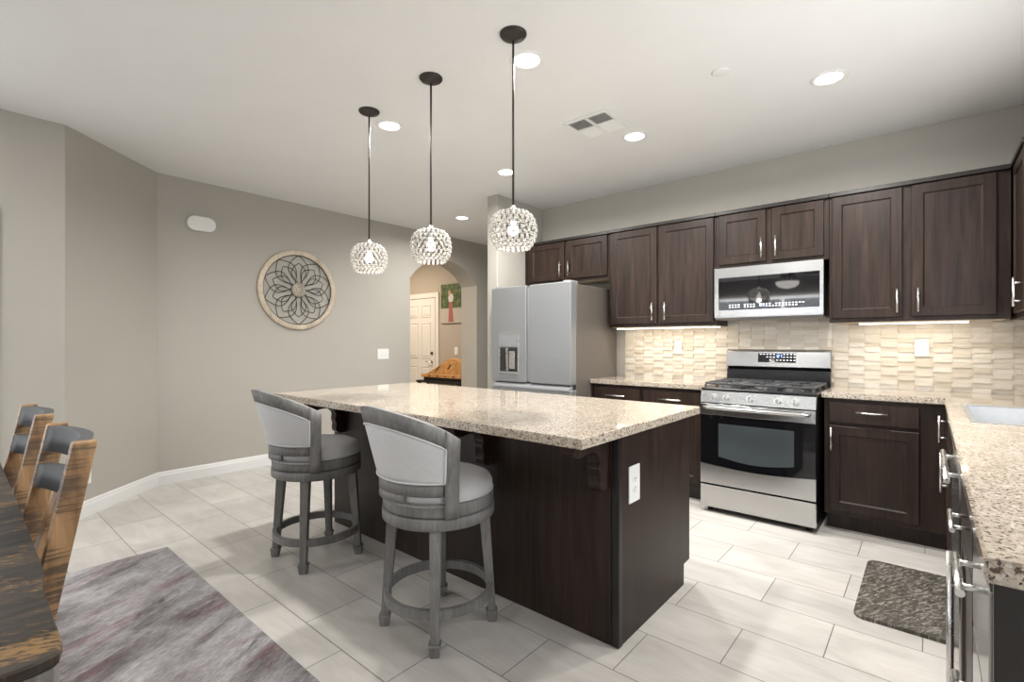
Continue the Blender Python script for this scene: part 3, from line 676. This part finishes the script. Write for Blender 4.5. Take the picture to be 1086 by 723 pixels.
MB().box(rx0+.004, rx1-.004, 4.40, 4.4445, .93, 1.05).build('vent_riser', 'black', rg)
mb = MB(); z0, z1 = 1.112, 1.187
dsp = MB().hull([(-1.08, 4.395-.0025+.0, z0), (-.805, 4.3925, z0), (-.805, 4.4035, z1), (-1.08, 4.4035, z1)], [(-1.08, 4.405, z0), (-.805, 4.405, z0), (-.805, 4.415, z1), (-1.08, 4.415, z1)]).build('display', 'blackglass', bg)
def dface(z): return 4.3925+(z-z0)*(4.4035-4.3925)/(z1-z0)-.0012
mb = MB()
for r_, zz in enumerate((1.174, 1.152, 1.128)):
    for k in range(11):
        xx = -1.066+k*.0245
        if 5 <= k <= 6 and r_ < 2: continue
        if random.random() < .2: continue
        MB().box(xx, xx+.013, dface(zz)-.0006, dface(zz), zz, zz+.006).build('key_legend', 'icon', dsp)
mb = MB()                        # glowing clock digits 1:08 as seven-segment strokes
def seg7(mb, ch, x, z, w, h, y, t):
    S = {'0': 'abcdef', '1': 'bc', '2': 'abged', '3': 'abgcd', '4': 'fgbc', '5': 'afgcd', '7': 'abc', '8': 'abcdefg', '9': 'abfgcd'}[ch]
    B = {'a': (0, w, h-t, h), 'd': (0, w, 0, t), 'g': (0, w, h/2-t/2, h/2+t/2), 'f': (0, t, h/2, h), 'e': (0, t, 0, h/2), 'b': (w-t, w, h/2, h), 'c': (w-t, w, 0, h/2)}
    for q in S: x0, x1, za, zb_ = B[q]; mb.box(x+x0, x+x1, y(z+za)-.0007, y(z+za), z+za, z+zb_)
for ch, xx in (('1', -.948), ('2', -.934), ('7', -.916)): seg7(mb, ch, xx, 1.150, .011, .026, dface, .003)
mb.build('clock_digits', 'blue', dsp)

# ------------------------------------------------------------------ microwave
my, mx0, mx1, mz0, mz1 = 4.0986, -1.3325, -.5775, 1.468, 1.869
mw = thing('microwave', 'stainless over-range microwave with black glass front', 'microwave', (-.955, 4.3, mz0))
MB().box(mx0+.003, mx1-.003, my+.03, YW-.021, mz0, mz1-.001, .002).build('body', 'black', mw)
mb = MB(); gx0, gx1, gz0, gz1 = -1.301, -.600, 1.530, 1.789
mb.box(mx0, gx0, my, my+.0295, mz0+.012, mz1-.001).box(gx1, mx1, my, my+.0295, mz0+.012, mz1-.001).box(gx0, gx1, my, my+.0295, mz0+.012, gz0).box(gx0, gx1, my, my+.0295, gz1, mz1-.001)
bmesh.ops.remove_doubles(mb.bm, verts=mb.bm.verts, dist=1e-5)
md = mb.build('door_frame', 'steel_h', mw)
mgl = MB().box(gx0+.0005, gx1-.0005, my+.003, my+.02, gz0+.0005, gz1-.0005).build('glass_front', 'mwglass', mw)
MB().prism([(my-.006, mz0+.004), (my+.03, mz0-.012), (my+.20, mz0-.012), (my+.20, mz0-.001), (my, mz0+.011)], 'x', mx0+.004, mx1-.004).build('grease_vent', 'grey', mw)
mb = MB()
for r_ in range(2):
    for k in range(24):
        xx = -1.22+k*.0222
        if 9 <= k <= 11 or random.random() < .12: continue
        MB().box(xx, xx+.012, my+.0022, my+.0032, 1.549+r_*.017, 1.556+r_*.017).build('key_legend', 'icon', mgl)
mb = MB()
for ch, xx in (('1', -1.005), ('2', -.992), ('8', -.974)): seg7(mb, ch, xx, 1.553, .011, .020, lambda z: my+.0032, .003)
mb.build('clock_digits', 'blue', mgl)

# ------------------------------------------------------------------ bar stools
def zt_(ph): return 1.012-.127*(abs(ph)/math.radians(70))**1.8
def rad(ph, z): return .252+.27*max(0, math.cos(ph*90/76))**.6*max(0, z-.69)
ROT = math.radians(85)
def band(mb, z0f, z1f, rin, rout, ph0, ph1, n=28, nz=4):
    # curved slab between two radii offsets, height given as functions of phi; closed shell
    bm = mb.bm; G = []
    for i in range(n+1):
        ph = ph0+(ph1-ph0)*i/n; row = []
        for side in (0, 1):
            for j in range(nz+1):
                z = z0f(ph)+(z1f(ph)-z0f(ph))*j/nz; r = rad(ph, z)+(rout if side else rin); a_ = PI+ph
                row.append(bm.verts.new((r*math.cos(a_), r*math.sin(a_), z)))
        G.append(row)
    m_ = nz+1
    def f(*v):
        q_ = bm.faces.new(v); q_.smooth = True
    for A, B in zip(G, G[1:]):
        for j in range(nz):
            f(A[j], A[j+1], B[j+1], B[j]); f(A[m_+j], B[m_+j], B[m_+j+1], A[m_+j+1])
        f(A[0], B[0], B[m_], A[m_]).__class__ if False else f(A[0], B[0], B[m_], A[m_])
        f(A[nz], A[m_+nz], B[m_+nz], B[nz])
    for R_ in (G[0], G[-1]):
        for j in range(nz): bm.faces.new([R_[j], R_[j+1], R_[m_+j+1], R_[m_+j]])
    return mb
PH = math.radians(66.5)
def make_stool():
    s = thing('bar_stool', 'grey swivel bar stool with pale barrel back, nearer one in front of island', 'stool', (0, 0, 0), 'bar stools at the island')
    for k in range(4):
        a_ = PI/4+k*PI/2-ROT   # legs are set square to the room later
        ca, sa = math.cos(a_), math.sin(a_)
        def sq(r, h, z): return [(ca*(r+u)-sa*v_, sa*(r+u)+ca*v_, z) for u, v_ in ((-h, -h), (h, -h), (h, h), (-h, h))]
        lg = MB().hull(sq(.240, .0175, .052), sq(.205, .024, .505), .002).build('leg', 'washwood', s)
        MB().hull(sq(.243, .019, 0), sq(.241, .0235, .040), .003).hull(sq(.241, .026, .040), sq(.2405, .0255, .052), .002).build('foot', 'washwood', lg)
    MB().lathe([(.222, .142), (.222, .182), (.244, .182), (.244, .142), (.222, .142)], seg=48, smooth=False).build('foot_ring', 'washwood', s)
    MB().lathe([(0, .503), (.245, .503), (.251, .508), (.251, .547), (.246, .552), (0, .552)], seg=48).build('swivel_base', 'washwood', s)
    MB().lathe([(0, .557), (.244, .557), (.248, .561), (.248, .606), (.240, .612), (0, .612)], seg=48).build('seat_frame', 'washwood', s)
    mb = MB().lathe([(.238, .612), (.243, .622), (.243, .648), (.232, .670), (.195, .686), (.12, .694), (0, .697)], seg=48)
    c = mb.build('seat_cushion', 'fabric', s)
    MB().tube([(.243*math.cos(2*PI*i/48), .243*math.sin(2*PI*i/48), .618) for i in range(48)], .005, 6, True).build('piping', 'fabric', c)
    ph1 = PH-math.radians(7.2)
    MB2 = MB(); band(MB2, lambda p: .612, lambda p: .617, -.003, .012, -ph1, ph1, 28, 1); band(MB2, lambda p: .648, lambda p: .700, -.003, .012, -ph1, ph1, 28, 2)
    band(MB2, lambda p: .616, lambda p: .649, -.003, .012, -math.radians(22), math.radians(22), 12, 1)
    MB2.build('lower_rail', 'washwood', s)
    bp = band(MB(), lambda p: .698, lambda p: zt_(p)-.070, -.022, .016, -ph1, ph1, 36, 8).build('back_cushion', 'fabric', s)
    band(MB(), lambda p: .600, lambda p: .705, -.016, -.004, -ph1, ph1, 28, 1).build('inner_lining', 'fabric', s)
    pts = []; N = 30
    for i in range(N+1):
        p = -ph1+2*ph1*i/N; z = zt_(p)-.073; r = rad(p, z)+.017; pts.append((r*math.cos(PI+p), r*math.sin(PI+p), z))
    for i in range(N+1):
        p = ph1-2*ph1*i/N; z = .704; r = rad(p, z)+.017; pts.append((r*math.cos(PI+p), r*math.sin(PI+p), z))
    MB().tube(pts, .0045, 6, True).build('piping', 'fabric', bp)
    band(MB(), lambda p: zt_(p)-.073, zt_, -.012, .018, -PH, PH, 40, 2).build('top_rail', 'washwood', s)
    for sg in (-1, 1):
        p0, p1 = sg*(PH-math.radians(7.5)), sg*(PH+math.radians(5))
        band(MB(), lambda p: .560, lambda p: zt_(p)+.001, -.014, .020, min(p0, p1), max(p0, p1), 4, 6).build('back_post', 'washwood', s)
    return s
st = make_stool()
st2 = copy_tree(st); st2['label'] = 'grey swivel bar stool with pale barrel back, farther one near the wall'
for o, x in ((st, -1.70), (st2, -2.80)): o.location = (x, 1.482, 0); o.rotation_euler = (0, 0, ROT)

# ------------------------------------------------------------------ rug, mat, table, dining chairs
o = MB().box(-3.585, -.45, -1.55, .925, 0.0005, .012, .003).build('area_rug', 'rug'); tag(o, 'grey and dusty red abstract rug under the dining table', 'rug')
mb = MB(); r_ = .04; pts = []
for cx, cy, a0 in ((.135-r_, 3.515-r_, 0), (-.273+r_, 3.515-r_, 90), (-.273+r_, 2.757+r_, 180), (.135-r_, 2.757+r_, 270)):
    for k in range(7): a_ = math.radians(a0+15*k); pts.append((cx+r_*math.cos(a_), cy+r_*math.sin(a_)))
mb.prism(pts, 'z', .0005, .016, .005); o = mb.build('floor_mat', 'mat'); tag(o, 'dark embossed kitchen mat on floor before the sink', 'mat')
tb = thing('dining_table', 'heavy distressed dark wood dining table at lower left corner', 'table', (-2.2, -.4, .012))
tx0, tx1, ty0, ty1 = -3.35, -1.083, -.93, .142
edge = [(tx0, ty0), (tx1, ty0)]
edge += [(tx1, .10), (tx1-.010, .130), (tx1-.05, .140), (tx1-.22, .141), (tx1-.34, .143), (tx1-.42, .155), (tx1-1.2, .168), (tx0, .180)]
MB().prism(edge, 'z', .738, .76, .004).build('table_top', 'table', tb)
MB().prism([(tx0+.02, ty0+.02), (tx1-.003, ty0+.02), (tx1-.003, .10), (tx1-.012, .127), (tx1-.05, .136), (tx0+.02, .14)], 'z', .665, .7375, .003).build('apron', 'tableedge', tb)
for lx in (tx0+.10, tx1-.55):
    for ly in (ty0+.22, -.12): MB().hull([(lx-.05, ly-.05, .012), (lx+.05, ly-.05, .012), (lx+.05, ly+.05, .012), (lx-.05, ly+.05, .012)], [(lx-.06, ly-.06, .6648), (lx+.06, ly-.06, .6648), (lx+.06, ly+.06, .6648), (lx-.06, ly+.06, .6648)], .006).build('leg', 'table', tb)
def make_chair():
    c = thing('dining_chair', 'rustic wooden dining chair with charcoal back rails, nearest the rug corner', 'chair', (0, 0, 0), 'dining chairs at the table')
    # local: origin on the floor under the seat centre, back towards +y
    hw_ = .23
    for sx in (-1, 1):
        x0, x1 = (sx*hw_-.02, sx*hw_+.02)
        prof = [(.10, 0), (.15, 0), (.107, .40), (.110, .50), (.2025, .99), (.151, .99), (.0565, .50), (.050, .40)]
        MB().prism(prof, 'x', x0, x1, .003).build('back_post', 'rustic', c)
        MB().hull([(x0, -.30, 0), (x1, -.30, 0), (x1, -.26, 0), (x0, -.26, 0)], [(x0, -.305, .43), (x1, -.305, .43), (x1, -.255, .43), (x0, -.255, .43)], .003).build('leg', 'rustic', c)
    MB().box(-hw_-.015, hw_+.015, -.33, .045, .432, .462, .008).build('seat', 'greymetal', c)
    mb = MB(); mb.box(-hw_+.02, hw_-.02, -.295, -.27, .37, .431).box(-hw_+.02, hw_-.02, .015, .04, .37, .431).box(-hw_-.01, -hw_+.012, -.256, .06, .37, .431).box(hw_-.012, hw_+.01, -.256, .06, .37, .431)
    mb.build('apron', 'rustic', c)
    def rail(z0, z1, y0, y1, t, bow, n=14):
        mb = MB(); bm = mb.bm; rows = []
        for i in range(n+1):
            u = -1+2*i/n; b_ = bow*(1-u*u); x = u*(hw_-.0195)
            rows.append([bm.verts.new((x, y0+b_, z0)), bm.verts.new((x, y1+b_, z1)), bm.verts.new((x, y1+b_+t, z1)), bm.verts.new((x, y0+b_+t, z0))])
        for A, B in zip(rows, rows[1:]):
            for j in range(4): f = bm.faces.new([A[j], A[(j+1) % 4], B[(j+1) % 4], B[j]]); f.smooth = j in (0, 2)
        bm.faces.new(rows[0]); bm.faces.new(rows[-1][::-1]); return mb
    def yb(z): return .151+(z-.99)*.193     # front line of the leaning posts
    for z0, z1 in ((.908, .984), (.795, .866)): rail(z0, z1, yb(z0)+.002, yb(z1)+.002, .030, .045).build('back_rail', 'greymetal', c)
    for x in (-.085, .085):
        b0 = .045*(1-(x/.2)**2); yt = yb(.80)+b0
        MB().hull([(x-.035, .060, .455), (x+.035, .060, .455), (x+.035, .078, .455), (x-.035, .078, .455)], [(x-.035, yt+.006, .80), (x+.035, yt+.006, .80), (x+.035, yt+.024, .80), (x-.035, yt+.024, .80)]).build('back_slat', 'rustic', c)
    return c
ch = make_chair(); ch2 = copy_tree(ch); ch2['label'] = 'rustic wooden dining chair with charcoal back rails, at the far left edge'
ch.location = (-1.99, .085, .012); ch2.location = (-2.76, .085, .012)

# ------------------------------------------------------------------ pendants
def make_pendant(lab):
    p = thing('pendant_lamp', lab, 'lamp', (0, 0, 0), 'pendant lamps over the island')
    MB().lathe([(0, ZC-.0005), (.066, ZC-.0005), (.066, ZC-.006), (.060, ZC-.014), (.034, ZC-.020), (.012, ZC-.034), (0, ZC-.034)], seg=32).build('ceiling_canopy', 'bronze', p)
    MB().cyl((0, 0, ZC-.038), (0, 0, 1.935), .0055, seg=10).build('rod', 'bronze', p)
    MB().lathe([(0, 1.945), (.012, 1.942), (.014, 1.925), (.045, 1.918), (.047, 1.912), (0, 1.911)], seg=24).build('shade_cap', 'nickel', p)
    prof = [(.050, 1.909), (.072, 1.903), (.091, 1.887), (.103, 1.866), (.109, 1.843), (.111, 1.819), (.109, 1.795), (.102, 1.772), (.091, 1.751), (.078, 1.735)]
    fr_ = MB(); be = MB(); n_ = 22
    for i, (r, z) in enumerate(prof):
        fr_.tube([(r*math.cos(2*PI*k/36), r*math.sin(2*PI*k/36), z) for k in range(36)], .0016, 5, True)
        nn = n_ if r > .08 else (18 if r > .065 else 13)
        for k in range(nn):
            a_ = 2*PI*(k+.5*(i % 2))/nn; be.ball((r*1.01*math.cos(a_), r*1.01*math.sin(a_), z), .0085 if r > .06 else .0075, 2)
    for k in range(22):
        a_ = 2*PI*k/22; fr_.tube([(r*math.cos(a_), r*math.sin(a_), z) for r, z in prof], .0013, 5)
    f_ = fr_.build('shade_frame', 'bronze', p)
    for f in be.bm.faces: f.smooth = True
    b_ = be.build('crystal_beads', 'crystal', p); b_['kind'] = 'stuff'
    sk_ = MB().cyl((0, 0, 1.911), (0, 0, 1.868), .018, seg=16).build('bulb_socket', 'nickel', p)
    MB().lathe([(0, 1.795), (.016, 1.798), (.026, 1.815), (.024, 1.835), (.013, 1.855), (.012, 1.868)], seg=16).build('bulb', 'bulb', p)
    return p
p0 = make_pendant('crystal bead pendant lamp nearest, hanging highest in the picture at right')
p1 = copy_tree(p0); p1['label'] = 'crystal bead pendant lamp in the middle of the row of three'
p2 = copy_tree(p0); p2['label'] = 'crystal bead pendant lamp farthest from the kitchen, leftmost of three'
for o, x in ((p0, -1.555), (p1, -2.172), (p2, -2.79)):
    o.location = (x, 1.833, 0)
    l = bpy.data.lights.new('pendant_bulb', 'POINT'); l.energy = .8*LAMP; l.color = (1, .93, .82); l.shadow_soft_size = .03
    lo = bpy.data.objects.new('pendant_bulb', l); COL.objects.link(lo); lo.location = (x, 1.833, 1.775)

# ------------------------------------------------------------------ recessed lamps, vent, smoke detector
LAMPS = [(-1.645, 2.052, 'recessed ceiling lamp behind the nearest pendant'), (-2.872, 2.05, 'recessed ceiling lamp between the left and middle pendants'),
         (-1.651, 3.324, 'recessed ceiling lamp beside the air vent'), (-2.862, 3.28, 'recessed ceiling lamp in front of the refrigerator'),
         (-4.32, 4.132, 'recessed ceiling lamp in the passage by the arch'), (-.44, 3.31, 'recessed ceiling lamp above the sink-side floor, rightmost')]
first = None
for x, y, lab in LAMPS:
    if first is None:
        t = thing('recessed_lamp', lab, 'lamp', (x, y, ZC), 'recessed ceiling lamps'); first = t
        MB().lathe([(.066, -.001), (.072, -.006), (.088, -.006), (.094, -.001)], seg=40).build('trim_ring', 'white', t, local=True)
        MB().lathe([(0, -.003), (.050, -.0028), (.067, -.0015)], seg=40).build('lens', 'lamp', t, local=True)
    else:
        t = copy_tree(first); t.location = (x, y, ZC); t['label'] = lab
    area('recessed_light', (x, y, ZC-.012), (0, 0, 0), .13, .13, 20*LAMP, (1, .98, .945), 'DISK', math.radians(164))
for x, y in ((-3.6, -.6), (-1.6, -1.2), (.9, -1.2), (-.44, 2.05)):   # lamps of the same set outside the view
    area('recessed_light', (x, y, ZC-.012), (0, 0, 0), .13, .13, 12*LAMP, (1, .98, .945), 'DISK', PI)
area('hall_lamp', (-6.9, 4.4, ZC-.012), (0, 0, 0), .3, .3, 40*LAMP, (1, .84, .66), 'DISK')
vt = thing('air_vent', 'square white ceiling air vent divided into four louvred quarters', 'vent', (-1.76, 2.975, ZC))
vx0, vx1, vy0, vy1 = -1.935, -1.590, 2.80, 3.145
mb = MB()
for x0, x1, y0, y1 in ((vx0, vx1, vy0, vy0+.03), (vx0, vx1, vy1-.03, vy1), (vx0, vx0+.03, vy0+.03, vy1-.03), (vx1-.03, vx1, vy0+.03, vy1-.03), ((vx0+vx1)/2-.012, (vx0+vx1)/2+.012, vy0+.03, vy1-.03), (vx0+.03, (vx0+vx1)/2-.012, (vy0+vy1)/2-.012, (vy0+vy1)/2+.012), ((vx0+vx1)/2+.012, vx1-.03, (vy0+vy1)/2-.012, (vy0+vy1)/2+.012)):
    mb.box(x0, x1, y0, y1, ZC-.010, ZC-.0005, .002)
mb.build('frame', 'white', vt)
MB().box(vx0+.02, vx1-.02, vy0+.02, vy1-.02, ZC-.0015, ZC-.0004).build('duct', 'duct', vt)
cx, cy = (vx0+vx1)/2, (vy0+vy1)/2
for qx in (0, 1):
    for qy in (0, 1):
        x0 = vx0+.03 if qx == 0 else cx+.012; x1 = cx-.012 if qx == 0 else vx1-.03; y0 = vy0+.03 if qy == 0 else cy+.012; y1 = cy-.012 if qy == 0 else vy1-.03
        mb = MB(); n = 9
        for k in range(n):
            if qy == 0:
                yy = y0+(y1-y0)*(k+.5)/n; mb.hull([(x0, yy-.006, ZC-.0095), (x1, yy-.006, ZC-.0095), (x1, yy-.0048, ZC-.0095), (x0, yy-.0048, ZC-.0095)], [(x0, yy+.003, ZC-.002), (x1, yy+.003, ZC-.002), (x1, yy+.0042, ZC-.002), (x0, yy+.0042, ZC-.002)])
            else:
                yy = y0+(y1-y0)*(k+.5)/n; mb.hull([(x0, yy+.005, ZC-.0095), (x1, yy+.005, ZC-.0095), (x1, yy+.0062, ZC-.0095), (x0, yy+.0062, ZC-.0095)], [(x0, yy-.005, ZC-.002), (x1, yy-.005, ZC-.002), (x1, yy-.0038, ZC-.002), (x0, yy-.0038, ZC-.002)])
        mb.build('louvre', 'white', vt)
o = MB().lathe([(0, ZC-.008), (.040, ZC-.008), (.046, ZC-.005), (.046, ZC-.0005)], (-.891, 2.84, 0), 32).build('ceiling_cover_plate', 'ceil'); tag(o, 'round flat white cover plate on the ceiling', 'cover plate')

# ------------------------------------------------------------------ things on the left wall
aw = thing('wall_art', 'round wooden ring with black wire flower petals on wall', 'wall art', (XL, 2.548, 1.842)); RA = .432
def onw(r, a_, w_): return (XL+w_, 2.548+r*math.cos(a_), 1.842+r*math.sin(a_))
mb = MB(); bm = mb.bm
mb.lathe([(RA-.055, .006), (RA-.055, .024), (RA-.045, .030), (RA-.012, .030), (RA, .022), (RA, .002), (RA-.05, .002), (RA-.055, .006)], (XL, 2.548, 1.842), 64, True, 'x'); mb.build('wooden_ring', 'pale', aw)
def petal(r0, r1, half, n=14):
    pts = []
    for i in range(n+1):
        u = i/n; r = r0+(r1-r0)*u; wd_ = half*math.sin(PI*u**1.06)**.9
        pts.append((r, wd_))
    return pts
for ln, half, nm in ((.374, .112, 'outer_petal'), (.292, .080, 'inner_petal')):
    for k in range(10):
        a_ = PI/2+k*PI/5; mb = MB()
        P_ = petal(.068, ln, half, 18); path = [(r, w_) for r, w_ in P_]+[(r, -w_) for r, w_ in P_[::-1][1:]]
        path[-1] = (path[-1][0], -.004); path[0] = (path[0][0], .004)
        pts = []
        for r, w_ in path:
            y = r*math.cos(a_)-w_*math.sin(a_); z = r*math.sin(a_)+w_*math.cos(a_)
            pts.append((XL+(.018 if nm[0] == 'o' else .022), 2.548+y, 1.842+z))
        mb.tube(pts, .0035, 6).build(nm, 'black', aw)
MB().tube([onw(RA-.058, 2*PI*i/64, .016) for i in range(64)], .004, 6, True).build('wire_hoop', 'black', aw)
md_ = MB().lathe([(0, .034), (.066, .034), (.074, .029), (.074, .010), (0, .010)], (XL, 2.548, 1.842), 40, True, 'x').build('medallion', 'pale', aw)
mb = MB()
for r in (.012, .030, .062): mb.tube([onw(r, 2*PI*i/32, .0345) for i in range(32)], .0022, 5, True)
for k in range(10): a_ = 2*PI*k/10; mb.tube([onw(.032, a_, .0345), onw(.046, a_+.25, .0345), onw(.060, a_, .0345), onw(.046, a_-.25, .0345)], .002, 5, True)
mb.build('carving', 'greymetal', md_)
cm = thing('door_chime', 'white door chime box with rounded ends high on wall', 'door chime', (XL, 1.612, 2.385))
r_ = .062; pts = []
for cx, a0 in ((1.612+.062, -90), (1.612-.062, 90)):
    for k in range(13): a_ = math.radians(a0+15*k); pts.append((cx+.045*math.cos(a_)*1.3, 2.385+.066*math.sin(a_)))
MB().prism(pts, 'x', XL, XL+.045, .006).build('cover', 'white', cm)

# hall picture and wooden piece seen through the arch
pc = thing('canvas_picture', 'unframed canvas photograph of a figure in a long red skirt', 'picture', (-6.06, 5.585, 1.92))
px0, px1, pz0, pz1 = -6.345, -5.78, 1.60, 2.255
def m_pic():
    m, t, b = nt('picture_print'); n = noise(t, coords(t, (9, 1, 9)), 1.4, 5, .7)
    g = ramp(t, n, [(.3, (.012, .02, .008)), (.5, (.05, .085, .02)), (.65, (.16, .17, .05)), (.8, (.35, .33, .22))])
    tc = nd(t, 'ShaderNodeTexCoord'); sp = nd(t, 'ShaderNodeSeparateXYZ'); t.links.new(tc.outputs['Object'], sp.inputs[0])
    k = ramp(t, sp.outputs['Z'], [(0, (1, 1, 1)), (.001, (0, 0, 0))])
    mr = nd(t, 'ShaderNodeMapRange'); mr.inputs[1].default_value = -.08; mr.inputs[2].default_value = -.06; mr.inputs[3].default_value = 1; mr.inputs[4].default_value = 0
    t.links.new(sp.outputs['Z'], mr.inputs[0]); c = mixc(t, mr.outputs[0], g, (.42, .38, .33)); t.links.new(c, b.inputs['Base Color']); b.inputs['Roughness'].default_value = .6; return m
M['pic'] = m_pic()
pnt = MB().box(px0, px1, 5.572, 5.5995, pz0, pz1, .002).build('print', 'pic', pc)
# the printed figure, flat on the canvas
def flat(poly, y): return MB().prism(poly, 'y', y-.0008, y)
fx = -6.10
flat([(fx-.055, 1.62), (fx+.075, 1.62), (fx+.055, 1.80), (fx+.035, 1.96), (fx-.035, 1.96), (fx-.045, 1.80)], 5.5718).build('printed_skirt', plain('print_red', (.33, .10, .085), .6), pnt)
flat([(fx-.045, 1.955), (fx+.05, 1.955), (fx+.07, 2.03), (fx+.045, 2.09), (fx-.03, 2.09), (fx-.06, 2.03)], 5.5716).build('printed_top', plain('print_white', (.55, .52, .5), .6), pnt)
flat([(fx-.03+.04*math.cos(a_*PI/8)*.9, 2.11+.045*math.sin(a_*PI/8)) for a_ in range(16)], 5.5714).build('printed_head', plain('print_hair', (.42, .27, .17), .6), pnt)

cs = thing('console_table', 'low dark console table in the hall under the honey wood piece', 'table', (-6.1, 5.43, 0))
MB().box(-6.66, -5.59, 5.29, 5.56, .605, .640, .004).build('table_top', 'darktrim', cs)
for x in (-6.62, -5.63):
    for y in (5.33, 5.52): MB().box(x-.02, x+.02, y-.02, y+.02, 0, .605, .003).build('leg', 'darktrim', cs)
wp = thing('wooden_rack', 'honey wood slotted sloping rack resting in the hall', 'rack', (-6.1, 5.45, .640))
mb = MB().prism([(-6.555, .704), (-5.60, .704), (-5.60, .965), (-5.765, 1.011), (-5.896, 1.017), (-6.09, .914), (-6.417, .767), (-6.565, .72)], 'y', 5.35, 5.56, .006); mb.build('body', 'honey', wp)
MB().box(-6.54, -5.61, 5.36, 5.55, .6405, .7035, .003).build('base', 'slot', wp)
MB().box(-6.57, -5.60, 5.33, 5.3505, .696, .753, .006).build('front_lip', 'honey', wp)
for xa, za in ((-6.175, .843), (-5.886, .882)):
    MB().hull([(xa-.055, 5.3465, za-.045), (xa-.03, 5.3465, za-.045), (xa+.055, 5.3465, za+.04), (xa+.03, 5.3465, za+.04)], [(xa-.055, 5.352, za-.045), (xa-.03, 5.352, za-.045), (xa+.055, 5.352, za+.04), (xa+.03, 5.352, za+.04)]).build('slot', 'slot', wp)
for k in range(4): MB().cyl((-6.35+k*.19, 5.331, .724), (-6.35+k*.19, 5.326, .724), .014, seg=12).build('hole_disc', 'slot', wp)  # black discs stand in for the shaded insides of small holes

# ------------------------------------------------------------------ ceiling fan over the dining table (seen mirrored in the microwave)
fn = thing('ceiling_fan', 'dark ceiling fan with white glass bowl, mirrored in the microwave', 'fan', (-1.8, -.95, ZC))
MB().lathe([(0, ZC-.001), (.07, ZC-.001), (.06, ZC-.04), (.014, ZC-.05), (.014, ZC-.32), (.05, ZC-.33), (.10, ZC-.36), (.10, ZC-.43), (.06, ZC-.46), (.05, ZC-.50), (0, ZC-.50)], (-1.8, -.95, 0), 28).build('motor', 'bronze', fn)
for k in range(5):
    a_ = 2*PI*k/5+.3; ca, sa = math.cos(a_), math.sin(a_)
    def Q(r, v_, z): return (-1.8+ca*r-sa*v_, -.95+sa*r+ca*v_, z)
    zz = ZC-.40
    MB().hull([Q(.16, -.05, zz-.012), Q(.62, -.07, zz-.016), Q(.62, .07, zz+.006), Q(.16, .05, zz+.004)], [Q(.16, -.05, zz-.006), Q(.62, -.07, zz-.010), Q(.62, .07, zz+.012), Q(.16, .05, zz+.010)]).hull([Q(.09, -.02, zz-.006), Q(.18, -.02, zz-.006), Q(.18, .02, zz-.002), Q(.09, .02, zz-.002)], [Q(.09, -.02, zz), Q(.18, -.02, zz), Q(.18, .02, zz+.004), Q(.09, .02, zz+.004)]).build('blade', 'darktrim', fn)
MB().lathe([(.17, ZC-.502), (.165, ZC-.55), (.12, ZC-.59), (.05, ZC-.61), (0, ZC-.615)], (-1.8, -.95, 0), 28).build('glass_bowl', emit('fan_bowl_glow', (1, .95, .88), 3), fn)
